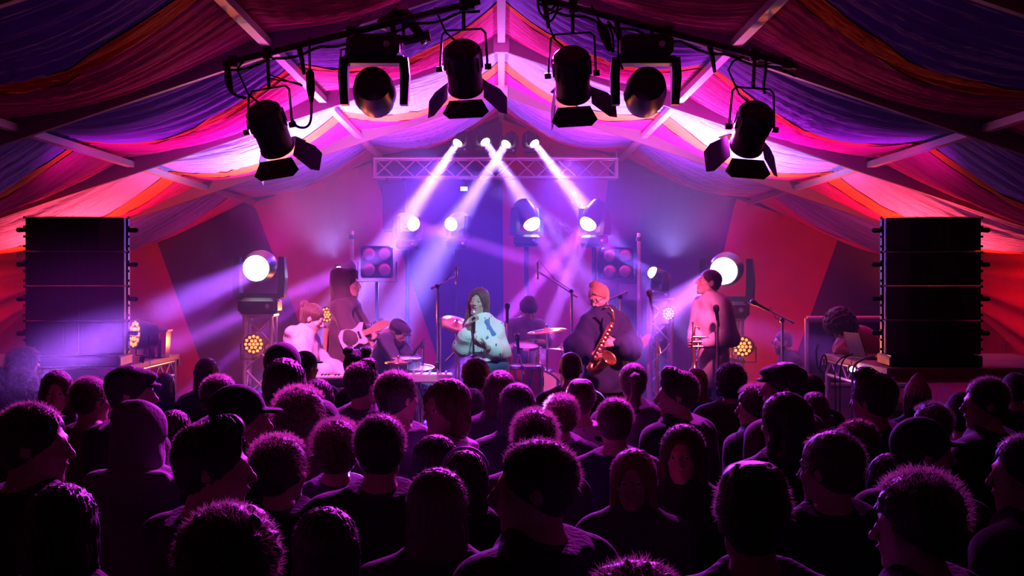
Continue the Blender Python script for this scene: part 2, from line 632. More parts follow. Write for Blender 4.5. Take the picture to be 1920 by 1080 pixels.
# added colour washes with no fixtures, for roof, back wall, haze and crowd
for s in (-1, 1):
    wash('added_tent_wash', (s * 1.9, 15.7, 2.5), (s * 1.9, 15.8, 4), 820, (0.46, 0.32, 1.0), 150)
    wash('added_tent_wash', (s * 1.3, 17.3, 2.6), (s * 1.2, 17.3, 4), 480, (1, .015, .75), 150)
    wash('added_tent_wash', (s * 2.2, 13.8, 2.5), (s * 2.0, 13.8, 4), 260, (1, .015, .75), 140)
    wash('added_tent_wash', (s * 3.4, 12.6, 2.6), (s * 3.0, 13.4, 4), 45, (1, .02, .7), 140)
    wash('added_tent_wash', (s * 4.6, 15.8, 1.9), (s * 4.7, 16.2, 4), 480, (1.0, .05, .06), 150)
    wash('added_tent_wash', (s * 4.4, 18.6, 1.4), (s * 3.0, 21.6, 2.2), 150, (1.0, .02, .10), 120)  # bare light added to redden the back wall
    wash('added_hall_wash', (s * .9, 19.9, 3.8), (s * .9, 9.0, .5), 2300, RIM, 30, .15, .4)  # bare light added at the truss for violet haze and crowd rims

for s in (-1, 1):
    wash('added_hall_wash', (s * .36, 10.78, 3.95), (s * .8, 4.6, 1.1), 2900, (0.92, .03, 1.0), 58, .10, .6)  # unseen light added behind the inner fresnels to rim the near heads
    wash('added_hall_wash', (s * 1.72, 10.78, 3.40), (s * 2.3, 5.4, 1.1), 2100, (0.92, .03, 1.0), 62, .10, .6)  # same rim light added behind the outer fresnels
    wash('added_stage_wash', (s * .9, 20.0, 3.86), (s * .9, 15.0, .5), 1700, (0.09, .03, 1.0), 72, .12, .7)  # bare light added to turn the centre haze blue
wash('added_hall_wash', (-1.72, 10.78, 3.40), W(842, 775, 6.0), 900, (1.0, .05, .35), 9, .06, .5)  # narrow bare light added to brighten one face in the crowd

# ---------------------------------------------------------------- stage, platforms, towers
def truss_between(name_, m, a, b, size, chord=.024, n=None, parent=None, flat=False, up=(0, 0, 1)):
    """square box truss (or flat ladder) from a to b: four chords as parts, the lacing of each face as one part"""
    a, b = Vector(a), Vector(b)
    d = (b - a)
    L = d.length
    d.normalize()
    u = Vector(up)
    if abs(d.dot(u)) > .95:
        u = Vector((0, 1, 0))
    x = d.cross(u).normalized()
    z = x.cross(d)
    h = size / 2
    cs = [x * h + z * h, x * -h + z * h, x * -h - z * h, x * h - z * h] if not flat else [z * h, z * -h]
    for c in cs:
        MB().cyl(a + c, b + c, chord, n=10).build('chord', m, parent, smooth=True, angle=50)
    n = n or max(2, round(L / (size * 1.05)))
    pairs = [(0, 1), (1, 2), (2, 3), (3, 0)] if not flat else [(0, 1)]
    for k, (i, j) in enumerate(pairs):
        for q in range(n):
            p0 = a + d * (L * q / n) + (cs[i] if q % 2 == 0 else cs[j])
            p1 = a + d * (L * (q + 1) / n) + (cs[j] if q % 2 == 0 else cs[i])
            MB().cyl(p0, p1, chord * .5, n=6).build('brace', m, parent, smooth=True, angle=50)
    for e in (a, b):
        mm = MB()
        for i, j in pairs:
            mm.cyl(e + cs[i], e + cs[j], chord * .8, n=8)
        mm.build('end_frame', m, parent, smooth=True, angle=50)


stg = thing('stage', 'low dark wooden stage the band plays on', 'stage', (0, 11.1, 0))
deckm = mat('stage_deck', (.045, .04, .045), .45, noise=.4, nscale=5, bump=.15, bscale=30)
for i in range(5):
    for j in range(5):
        MB().bevbox((-4.0 + 2.0 * i, 1.03 + 2.06 * j, STAGE_Z - .03), (1.99, 2.05, .06), .006).build('deck_panel', deckm, stg)
MB().box((0, .015, .22), (10.0, .02, .43)).build('front_skirt', MT['blackcloth'], stg)
for i in range(6):
    for j in range(3):
        MB().cyl((-4.9 + 1.96 * i, .25 + 4.8 * j, 0), (-4.9 + 1.96 * i, .25 + 4.8 * j, STAGE_Z - .06), .024, n=8).build('leg', MT['alu'], stg)

PZ = 1.56
for s, side in ((-1, 'left'), (1, 'right')):
    p = thing('speaker_platform', '%s raised deck on ladder trusses carrying the %s speaker stack' % (('left', 'left') if s < 0 else ('right', 'right')), 'platform', (s * 3.9, 12.2, STAGE_Z))
    h = PZ - STAGE_Z
    for k in range(2):
        MB().bevbox((0, -.56 + 1.12 * k, h - .025), (1.78, 1.11, .05), .006).build('deck_panel', MT['wood'], p)
    for yy in (-1.11, 1.11):
        MB().bar((-.89, yy, h - .06), (.89, yy, h - .06), .03, .10).build('edge_board', MT['wood'], p)
    for xx in (-.85, .85):
        truss_between('t', MT['alu'], (xx, -1.1, h - .13), (xx, 1.1, h - .13), .13, .018, 11, p, flat=True)
    for xx in (-.85, .85):
        for yy in (-1.05, 1.05):
            MB().cyl((xx, yy, 0), (xx, yy, h - .05), .026, n=10).build('leg', MT['alu'], p, smooth=True, angle=50)
    for yy in (-1.05, 1.05):
        MB().cyl((-.85, yy, .12), (.85, yy, .12), .02, n=8).build('rail', MT['alu'], p)

# line array cabinets
CABM = mat('speaker_black', (.010, .010, .013), .5, bump=.12, bscale=220, noise=.2, nscale=60)
GRILL = mat('speaker_grille', (.014, .013, .017), .55, bump=.5, bscale=500)


def cabinet(label, px0, px1, top, d, yaw, z0, h=.272):
    c = W((px0 + px1) / 2, 540, d)
    w = (px1 - px0) / F_PX * d
    t = thing('line_array_speaker', label, 'loudspeaker', (c.x, d + .26, z0), R(yaw), group=None)
    m = MB()
    hw = w / 2
    m.loft([[(-hw, -.16, z), (-hw * .55, -.235, z), (0, -.25, z), (hw * .55, -.235, z), (hw, -.16, z), (hw * .86, .25, z), (-hw * .86, .25, z)] for z in (.004, h - .006)])
    m.build('cabinet', CABM, t)
    for k in (-1, 1):
        g = MB()
        g.loft([[(k * hw * .97, -.168, z), (k * hw * .55, -.243, z), (k * .07, -.256, z), (k * .07, -.247, z), (k * hw * .55, -.234, z), (k * hw * .97, -.160, z)][::(1 if k > 0 else -1)] for z in (.018, h - .020)])
        g.build('grille', GRILL, t)
    MB().box((0, -.252, h / 2), (.10, .012, h - .03)).build('horn_slot', MT['blackplastic'], t)
    MB().box((0, -.249, h - .003), (w * .96, .012, .004)).build('seam_strip', mat('dull_metal', (.25, .23, .25), .45, .6), t)
    for k in (-1, 1):
        m = MB()
        m.box((k * (hw + .012), -.05, h / 2), (.018, .07, h * .96))
        for q in range(4):
            m.cyl((k * (hw + .018), -.09, .04 + q * h * .28), (k * (hw + .036), -.09, .04 + q * h * .28), .010, n=8)
        m.build('rigging_bracket', MT['black'], t)
        m = MB()
        m.cyl((k * (hw + .018), -.07, h * .62), (k * (hw + .075), -.07, h * .62), .016, .020, n=10)
        m.sphere((k * (hw + .078), -.07, h * .62), (.022, .02, .02), 10, 6)
        m.build('locking_pin', MT['rubber'], t, smooth=True)
    return t


ORD = ['bottom', 'second from bottom', 'third from bottom', 'top']
for side, x0, x1, yaw in (('left', 40, 221, 4), ('right', 1672, 1848, -4)):
    z = PZ + .095
    c = W((x0 + x1) / 2, 540, 11.2)
    w = (x1 - x0) / F_PX * 11.2
    b = thing('speaker_dolly', 'flat black base under the %s speaker stack' % side, 'speaker base', (c.x, 11.46, PZ), R(yaw))
    MB().bevbox((0, 0, .046), (w * .98, .52, .09), .012).build('base_board', CABM, b)
    for k in (-1, 1):
        MB().box((k * w * .46, -.2, .05), (.03, .14, .085)).build('skid', MT['black'], b)
    for k in range(4):
        cabinet('black line-array speaker, %s of the four in the %s stack' % (ORD[k], side), x0, x1, 0, 11.2, yaw, z + .275 * k)

# the back truss with its hangers
TA, TB_ = W(703, 316, 20.45), W(1156, 316, 20.45)
tr = thing('lighting_truss', 'horizontal aluminium box truss high across the back of the stage', 'truss', (0, 20.45, TA.z))
o = Vector((0, 20.45, TA.z))
truss_between('t', MT['alu'], TA - o, TB_ - o, .27, .022, 12, tr)
for e in (TA, TB_):
    MB().cyl(e - o + Vector((0, 0, .13)), Vector((e.x, 20.45, roof_z(e.x) + .3)) - o, .012, n=6).build('hanging_wire', MT['steel'], tr)


def tower(label, head, size=.27, m=None, group=None, z0=STAGE_Z):
    """a square truss tower whose top plate carries the given fixture"""
    p = head.location
    t = thing('truss_tower', label, 'truss tower', (p.x, p.y, z0), group=group)
    h = p.z - z0
    m = m or MT['alu']
    truss_between('t', m, (0, 0, .02), (0, 0, h - .02), size, .022, None, t)
    MB().box((0, 0, .01), (size * 1.7, size * 1.7, .02)).build('base_plate', m, t)
    MB().box((0, 0, h - .01), (size * 1.25, size * 1.25, .02)).build('top_plate', m, t)
    return t


def par_can(label, px, py, d, aim, r=.10, group=None, lit=True, strength=2.8, light=None, stand=None, name='led_par_light'):
    c = W(px, py, d)
    a = Vector(aim).normalized()
    t = thing(name, label, 'stage light', c, group=group)
    m = MB()
    m.lathe([(r * .5, -.17), (r * .85, -.15), (r * .95, -.05), (r, 0.0), (r, .02)], (0, 0, 0), a, 20)
    can = m.build('can', MT['blackplastic'], t, smooth=True, angle=40)
    x = a.cross(Vector((0, 0, 1))).normalized()
    y = x.cross(a)
    pos = [(0, 0)] + [(.36, k * 60) for k in range(6)] + [(.74, k * 30) for k in range(12)]
    for rr, an in pos:
        q = a * .022 + (x * math.cos(R(an)) + y * math.sin(R(an))) * rr * r
        MB().lathe([(r * .15, 0), (r * .13, .008), (r * .05, .012)], q, a, 8).build('led', mat('led_orange', (1, .4, .1), .3, emit=(1.0, .20, .04), estr=strength) if lit else GLASS_DARK, can)
    yk = MB()
    yk.tube([x * (r + .015) * -1 - a * .05, x * (r + .015) * -1 - Vector((0, 0, r + .05)) - a * .05, x * (r + .015) - Vector((0, 0, r + .05)) - a * .05, x * (r + .015) - a * .05], .008, 6)
    yk.build('yoke', MT['black'], t)
    if stand is not None:
        MB().bar(-a * .05 + Vector((0, 0, -r - .05)), Vector(stand), .03, .03).build('clamp_arm', MT['black'], t)
    if light:
        add_light('par_lamp', 'SPOT', a * .06, light[0], light[1], t, aim=a * 2, spot_size=R(light[2]), spot_blend=.7, shadow_soft_size=.06)
    return t


def upright(label, px, ytop, d, r=.024, m=None, z0=STAGE_Z, name='upright_pole'):
    top = W(px, ytop, d)
    t = thing(name, label, 'pole', (top.x, d, z0))
    MB().cyl((0, 0, .012), (0, 0, top.z - z0), r, n=12).build('pole', m or MT['alu'], t, smooth=True, angle=50)
    MB().box((0, 0, .008), (.4, .4, .016)).build('base_plate', MT['black'], t)
    MB().cyl((0, 0, top.z - z0 - .10), (0, 0, top.z - z0 - .05), r * 1.5, n=12).build('clamp', MT['black'], t)
    return t

# ---------------------------------------------------------------- the near lighting bars and what hangs from them
BARD = 10.35
bars = {}
for s, side, pa, pb in ((-1, 'left', (418, 120), (900, 2)), (1, 'right', (1010, -4), (1494, 124))):
    a, b = W(pa[0], pa[1], BARD), W(pb[0], pb[1], BARD)
    mid = (a + b) / 2
    t = thing('lighting_bar', '%s black scaffold bar slung under the roof over the crowd' % side, 'lighting bar', mid)
    MB().cyl(a - mid, b - mid, .026, n=12).build('bar', MT['black'], t, smooth=True, angle=50)
    for k, f in enumerate((.04, .5, .96)):
        p = a.lerp(b, f)
        m = MB()
        top = Vector((p.x, 11.1, roof_z(p.x) - .08))
        m.cyl(p - mid, top - mid, .014, n=8)
        m.build('drop_arm', MT['black'], t)
        MB().box(p - mid, (.07, .075, .08)).build('clamp', MT['black'], t)
    for f in (.02, .30, .66):
        p = a.lerp(b, f)
        MB().tube([p - mid + Vector((0, -.03, -.03)), p - mid + Vector((.02, -.04, -.12)), p - mid + Vector((.035, -.04, -.22))], [.022, .018, .012], 8).build('hook_clamp', MT['black'], t)
    bars[s] = (a, b)
    lp = []
    for k in range(30):
        f = k / 29
        p = a.lerp(b, f)
        lp.append(p - mid + Vector((0, .03, -.035 - .035 * abs(math.sin(f * 17)))))
    MB().tube(lp, .011, 6).build('cable', MT['rubber'], t, smooth=True)
    # white cable tags taped along the bar
    for f in (.52, .60, .70) if s < 0 else (.32, .42, .50):
        p = a.lerp(b, f)
        MB().box(p - mid + Vector((0, -.03, .09)), (.085, .004, .032), Matrix.Rotation(-math.atan2(b.z - a.z, b.x - a.x), 3, 'Y')).build('paper_tag', MT['white'], t)


def bar_at(x):
    a, b = bars[-1 if x < 0 else 1]
    f = (x - a.x) / (b.x - a.x)
    return a.lerp(b, f)


def fresnel(label, rear, front, r, group, spread=(42, 42, 40, 40), lamp=None):
    """a theatre fresnel seen from behind: rear = pixel of the back end, front = pixel of the lens ring"""
    A = W(rear[0], rear[1], BARD - .02)
    Fp = W(front[0], front[1], BARD - .02)
    img = Fp - A
    L = .36
    dy = math.sqrt(max(L * L - img.length_squared, .02))
    ax = Vector((img.x, dy, img.z)).normalized()
    C = A + ax * (L * .5)
    t = thing('fresnel_spotlight', label, 'stage light', C, group=group)
    b = MB()
    b.lathe([(.03, -L * .56), (r * .75, -L * .54), (r * .97, -L * .46), (r, -L * .40), (r, L * .02), (r * .93, L * .03), (r * .93, L * .44), (r * .98, L * .45), (r * .98, L * .5)], (0, 0, 0), ax, 28)
    body = b.build('housing', MT['black'], t, smooth=True, angle=35)
    f = MB()
    for k in range(14):
        q = Vector((0, 0, 1)).rotation_difference(ax) @ Vector((math.cos(k * math.pi / 7), math.sin(k * math.pi / 7), 0))
        f.bar(q * r - ax * L * .38, q * r - ax * L * .05, .006, .02, q)
    f.build('cooling_fin', MT['black'], body)
    MB().lathe([(r * .9, L * .505), (r * .6, L * .53), (.001, L * .545)], (0, 0, 0), ax, 24).build('lens', GLASS_DARK, t, smooth=True)
    x = Vector((1, 0, 0))
    x = (x - ax * x.dot(ax)).normalized()
    yv = ax.cross(x)
    up = yv if yv.z > 0 else -yv
    # bail
    pv = ax * (-L * .02)
    bp = bar_at(C.x) - C
    topb = bp + Vector((0, 0, -.12))
    hw = r + .035
    topl = Vector((0, topb.y, pv.z)) + Vector((0, 0, r + .13)) if False else Vector((topb.x * .5, topb.y * .5, max(r + .09, min(r + .16, topb.z - .05))))
    MB().tube([pv - x * hw, pv - x * hw + Vector((0, 0, .05)), topl - x * hw * .92 - Vector((0, 0, .03)), topl - x * hw * .75, topl + x * hw * .75, topl + x * hw * .92 - Vector((0, 0, .03)), pv + x * hw + Vector((0, 0, .05)), pv + x * hw], .009, 8).build('bail', MT['black'], t, smooth=True)
    for k in (-1, 1):
        MB().cyl(pv + x * hw * k * .9, pv + x * (hw + .03) * k, .022, n=10).build('knob', MT['black'], t)
    MB().cyl(topl, bp + Vector((0, 0, -.02)), .014, n=8).build('hanging_rod', MT['black'], t)
    MB().box(bp, (.06, .07, .09)).build('clamp', MT['black'], t)
    ring = ax * (L * .52)
    ds = MB()
    for k, (side_v, along, sp, ln, w0, w1) in enumerate(((x, yv, spread[0], .23, .21, .29), (-x, yv, spread[1], .23, .21, .29), (-up, x, spread[2], .15, .24, .34), (up, x, spread[3], .15, .24, .34))):
        hinge = ring + side_v * (r * .98)
        out = (ax * math.cos(R(sp)) + side_v * math.sin(R(sp))).normalized()
        nrm = out.cross(along).normalized()
        m = MB()
        P = [hinge - along * w0 / 2, hinge + along * w0 / 2, hinge + out * ln * .7 + along * w1 / 2, hinge + out * ln + along * w1 * .36, hinge + out * ln - along * w1 * .36, hinge + out * ln * .7 - along * w1 / 2]
        m.add([p - nrm * .003 for p in P] + [p + nrm * .003 for p in P], [(5, 4, 3, 2, 1, 0), (6, 7, 8, 9, 10, 11)] + [(i, (i + 1) % 6, 6 + (i + 1) % 6, 6 + i) for i in range(6)])
        m.build('barn_door', MT['black'], t)
    q = ax * (-L * .4) + up * r * .5
    MB().tube([q, q + Vector((-.12, -.02, .10)), q + Vector((-.2, -.02, .28)), bp + Vector((-.16, -.02, -.05)), bp + Vector((-.08, 0, -.01))], .008, 6).build('cable', MT['rubber'], t, smooth=True)
    if lamp:
        add_light('fresnel_lamp', 'SPOT', ax * (L * .5 + .24), lamp[0], lamp[1], t, aim=Vector(lamp[2]) - C, spot_size=R(lamp[3]), spot_blend=.5, shadow_soft_size=.08)
    return t


GF = 'fresnel spotlights on the near bars'
fresnel('black fresnel with barn doors, outermost on the left bar', (492, 205), (511, 273), .132, GF, spread=(40, 12, 60, 30), lamp=(820, (1.0, .13, .60), (-1.6, 12.5, 1.6), 46))
fresnel('black fresnel with barn doors, just left of the ridge', (866, 90), (872, 158), .137, GF, spread=(44, 44, 66, 30))
fresnel('black fresnel with barn doors, just right of the ridge', (1071, 103), (1078, 170), .137, GF, spread=(52, 10, 50, 30), lamp=(310, (.40, .82, 1.0), (-.22, 13.0, 1.74), 16))
fresnel('black fresnel with barn doors, outermost on the right bar', (1420, 208), (1411, 268), .132, GF, spread=(38, 38, 66, 30), lamp=(800, (1.0, .11, .40), (1.25, 12.5, 1.8), 36))
moving_head('unlit black moving head hanging from the left bar', (706, 190), BARD + .12, (760, 420, 14.0), 1.12, hang=True, lens=GLASS_DARK, drop=.22)
moving_head('unlit black moving head hanging from the right bar', (1206, 190), BARD + .12, (1150, 420, 14.0), 1.12, hang=True, lens=GLASS_DARK, drop=.22)
LEDR = mat('standby_led', (1, .1, .05), .3, emit=(1, .08, .02), estr=20)
for px, py in ((668, 98), (1226, 93)):
    c = W(px, py, BARD - .15)
    t = thing('power_box', 'black dimmer box with a red standby light, %s bar' % ('left' if px < 900 else 'right'), 'power box', c)
    MB().bevbox((0, .1, 0), (.17, .16, .11), .02).build('case', MT['blackplastic'], t)
    MB().lathe([(.006, 0), (.005, .004), (.001, .006)], (0, .018, 0), (0, -1, 0), 8).build('standby_light', LEDR, t)
    for k in (-1, 1):
        MB().tube([(k * .085, .08, -.03), (k * .12, .08, -.02), (k * .12, .08, .03), (k * .085, .08, .04)], .007, 6).build('handle', MT['steel'], t)
    up = bar_at(c.x) - c
    MB().cyl((0, .1, .05), up + Vector((0, 0, -.02)), .014, n=8).build('bracket', MT['black'], t)


def profile_spot(label, pa, pb, d, r=.055):
    a, b = W(pa[0], pa[1], d), W(pb[0], pb[1], d)
    t = thing('profile_spotlight', label, 'stage light', (a + b) / 2)
    o = t.location
    ax = (b - a).normalized()
    L = (b - a).length
    MB().lathe([(.02, 0), (r * 1.15, .02), (r * 1.2, L * .35), (r * .8, L * .4), (r * .75, L * .9), (r * .95, L * .92), (r * .95, L)], a - o, ax, 16).build('housing', MT['black'], t, smooth=True, angle=40)
    MB().lathe([(r * .85, L * 1.0), (.001, L * 1.01)], a - o, ax, 16).build('lens', GLASS_DARK, t)
    bp = bar_at(a.lerp(b, .4).x) - o
    MB().tube([(a.lerp(b, .4) - o), (a.lerp(b, .4) - o) + Vector((0, .07, .05)), bp], .012, 8).build('yoke', MT['black'], t)
    return t


profile_spot('short black profile lamp slung level left of the ridge', (722, 84), (806, 66), BARD - .02, .045)
profile_spot('black profile lamp tilted down beside the ridge, left bar', (752, 22), (800, 78), BARD + .1, .045)
profile_spot('black profile lamp tilted up against the left bar', (712, 52), (752, 14), BARD + .1, .045)


def hanging_cable(label, pts, d, r=.010, plug=None, name='cable'):
    P = [W(x, y, d) for x, y in pts]
    t = thing(name, label, 'cable', P[0])
    # smooth the run
    Q = []
    for i in range(len(P) - 1):
        p0, p1, p2, p3 = P[max(0, i - 1)], P[i], P[i + 1], P[min(len(P) - 1, i + 2)]
        for k in range(6):
            u = k / 6
            Q.append(.5 * ((2 * p1) + (p2 - p0) * u + (2 * p0 - 5 * p1 + 4 * p2 - p3) * u * u + (3 * p1 - p0 - 3 * p2 + p3) * u ** 3) - P[0])
    Q.append(P[-1] - P[0])
    MB().tube(Q, r, 6).build('lead', MT['rubber'], t, smooth=True)
    if plug:
        a, b = W(*plug[0], d - .01) - P[0], W(*plug[1], d - .01) - P[0]
        L = (b - a).length
        MB().lathe([(.014, 0), (.03, .02), (.032, L * .6), (.024, L * .75), (.014, L)], a, b - a, 12).build('connector', MT['rubber'], t, smooth=True, angle=40)
    return t


hanging_cable('black cable with an inline connector hanging from the left bar', [(580, 70), (581, 130), (583, 165), (584, 200), (582, 228), (572, 239), (556, 236), (545, 218)], BARD - .05, .009, ((581, 131), (584, 192)))
hanging_cable('looped black cable at the left end of the left bar', [(424, 126), (424, 150), (432, 170), (446, 180), (462, 184)], BARD - .05, .011)
hanging_cable('thin looped safety wire above the left fresnel', [(497, 145), (520, 150), (545, 154), (566, 161), (560, 156), (540, 152), (505, 140)], BARD - .06, .005, name='safety_wire')
hanging_cable('black cable coil hanging right of the ridge, right bar', [(1008, 0), (1012, 22), (1028, 40), (1040, 30), (1046, 6), (1030, 20), (1016, 2)], BARD - .05, .009)
hanging_cable('black cable with a fat plug hanging from the right bar', [(1108, 8), (1122, 36), (1140, 60), (1146, 90), (1150, 96), (1149, 70), (1140, 40), (1158, 70), (1160, 110), (1168, 130)], BARD - .05, .008, ((1124, 42), (1143, 96)))
hanging_cable('black cable drooping beside the right fresnel', [(1434, 100), (1436, 130), (1432, 160), (1434, 176)], BARD - .08, .010)

H = {}
for o in bpy.data.objects:
    if o.get('label') and o.get('category') == 'stage light' and o.parent is None:
        H[o['label']] = o
TL = tower('left aluminium truss tower glowing orange, behind the keyboard player', H['large moving head on the left truss tower throwing violet fingers leftwards'])
TR = tower('right aluminium truss tower behind the trumpeter', H['large moving head on the right truss tower behind the trumpeter'])
tower('slim truss tower half hidden behind the hooded guitarist', H['small moving head behind the hooded guitarist'], .22)
tower('slim truss tower right of the saxophonist', H['small moving head on the frame right of the saxophonist'], .24)
BLK = mat('black_truss', (.012, .012, .016), .5)
for lab, n in (('pink-lit moving head, outer left one of the middle row', 'outer left'), ('pink-lit moving head, inner left one of the middle row', 'inner left'),
               ('white-lit moving head, inner right one of the middle row', 'inner right'), ('white-lit moving head, outer right one of the middle row', 'outer right')):
    p = H[lab].location
    t = thing('lighting_stand', 'black stand holding the %s moving head of the middle row' % n, 'stand', (p.x, p.y, STAGE_Z))
    MB().cyl((0, 0, 0.02), (0, 0, p.z - STAGE_Z - .012), .03, n=12).build('pole', BLK, t, smooth=True, angle=50)
    MB().box((0, 0, .01), (.5, .5, .02)).build('base_plate', BLK, t)
    MB().box((0, 0, p.z - STAGE_Z - .006), (.3, .26, .012)).build('top_plate', BLK, t)
OR = (1.0, .16, .03)
par_can('LED par on the left truss tower glowing orange', 475, 645, 14.28, (.25, -.9, -.05), .105, light=(90, OR, 100), stand=Vector((TL.location.x, TL.location.y - .12, W(475, 645, 14.28).z - .15)) - W(475, 645, 14.28))
par_can('LED par behind the guitarist glowing orange', 612, 590, 16.0, (.35, -1, .05), .09, light=(90, OR, 90), stand=(.1, .42, -.14))
par_can('LED par tipped up on the left speaker platform', 257, 627, 11.9, (-.75, -.55, .10), .125, light=(60, OR, 110), stand=(.02, .06, PZ - W(257, 627, 11.9).z))
par_can('LED par beside the right truss tower glowing orange', 1393, 650, 14.15, (-.35, -.9, .02), .105, light=(90, OR, 100), stand=Vector((TR.location.x, TR.location.y - .12, W(1393, 650, 14.15).z - .15)) - W(1393, 650, 14.15))
par_can('LED par on the slim tower right of the saxophonist', 1252, 588, 16.35, (.3, -.95, .0), .08, light=(50, OR, 80), stand=(-.05, .10, -.13))
upright('tall bright pole behind the guitarist', 660, 433, 17.4)
upright('tall bright pole right of the saxophonist', 1198, 437, 17.4)


def blinder(label, px, py, d, w=.42):
    c = W(px, py, d)
    t = thing('blinder_light', label, 'stage light', c)
    MB().bevbox((0, .06, 0), (w, .12, w), .02).build('case', MT['blackplastic'], t)
    for i in (-1, 1):
        for j in (-1, 1):
            MB().lathe([(w * .2, 0), (w * .2, .01), (w * .12, .018), (.001, .02)], (i * w * .24, 0, j * w * .24), (0, -1, 0), 18).build('lens', mat('blinder_glass', (.5, .35, .4), .15, .6), t, smooth=True)
    MB().tube([(-w * .6, .06, 0), (-w * .6, .06, -w * .62), (w * .6, .06, -w * .62), (w * .6, .06, 0)], .012, 6).build('yoke', MT['black'], t)
    MB().cyl((0, .06, -w * .62), (0, .06, STAGE_Z - c.z), .022, n=10).build('pole', BLK, t)
    MB().box((0, .06, STAGE_Z - c.z + .01), (.4, .4, .02)).build('base_plate', BLK, t)
    return t


blinder('unlit four-cell blinder on a black pole left of the stage back', 706, 491, 18.6)
blinder('unlit four-cell blinder on a black pole right of the stage back', 1158, 494, 18.6)
c = W(741, 388, 20.35)
t = thing('hanging_speaker', 'black speaker hanging under the left end of the back truss', 'loudspeaker', c)
MB().bevbox((0, 0, 0), (.34, .36, .70), .03).build('cabinet', CABM, t)
MB().box((0, -.185, 0), (.30, .012, .62)).build('grille', GRILL, t)
for k in (-1, 1):
    MB().cyl((k * .12, 0, .35), (k * .12, .05, TA.z - c.z - .12), .012, n=6).build('hanging_wire', MT['black'], t)
c = W(870, 354, 20.38)
t = thing('lit_sign', 'tiny glowing white box under the middle of the back truss', 'sign', c)
MB().bevbox((0, .02, 0), (.11, .04, .07), .006).build('case', MT['blackplastic'], t)
MB().box((0, -.003, 0), (.094, .006, .054)).build('screen', mat('lit_panel', (1, 1, 1), .4, emit=(1, .95, 1), estr=6), t)
MB().cyl((0, .02, .035), (0, .02, TA.z - c.z - .12), .008, n=6).build('bracket', MT['black'], t)

# ---------------------------------------------------------------- bodies from smooth unions
def rotm(yaw=0, pitch=0, roll=0):
    """turn a head or a hand: yaw to its left (+), pitch up (+), roll to its right shoulder (+), degrees"""
    return Matrix.Rotation(R(yaw), 3, 'Z') @ Matrix.Rotation(R(pitch), 3, 'X') @ Matrix.Rotation(R(roll), 3, 'Y')


def cap(a, b, ra, rb=None, k=0.02, op=1):
    return ('c', np.array(a, float), np.array(b, float), ra, ra if rb is None else rb, k, op)


def ell(c, r, k=0.02, op=1, rot=None):
    return ('e', np.array(c, float), np.array(r, float), None if rot is None else np.array(rot, float), k, op)


def place(prims, M, T):
    """prims turned by the 3x3 M and moved to T"""
    Mn = np.array(M)
    T = np.array(T, float)
    out = []
    for p in prims:
        if p[0] == 'c':
            out.append(('c', Mn @ p[1] + T, Mn @ p[2] + T) + p[3:])
        else:
            r0 = np.eye(3) if p[3] is None else p[3]
            out.append(('e', Mn @ p[1] + T, p[2], Mn @ r0) + p[4:])
    return out


def inflate(prims, e):
    out = []
    for p in prims:
        if p[0] == 'c':
            out.append(p[:3] + (p[3] + e, p[4] + e) + p[5:])
        else:
            out.append(p[:2] + (p[2] + e,) + p[3:])
    return out


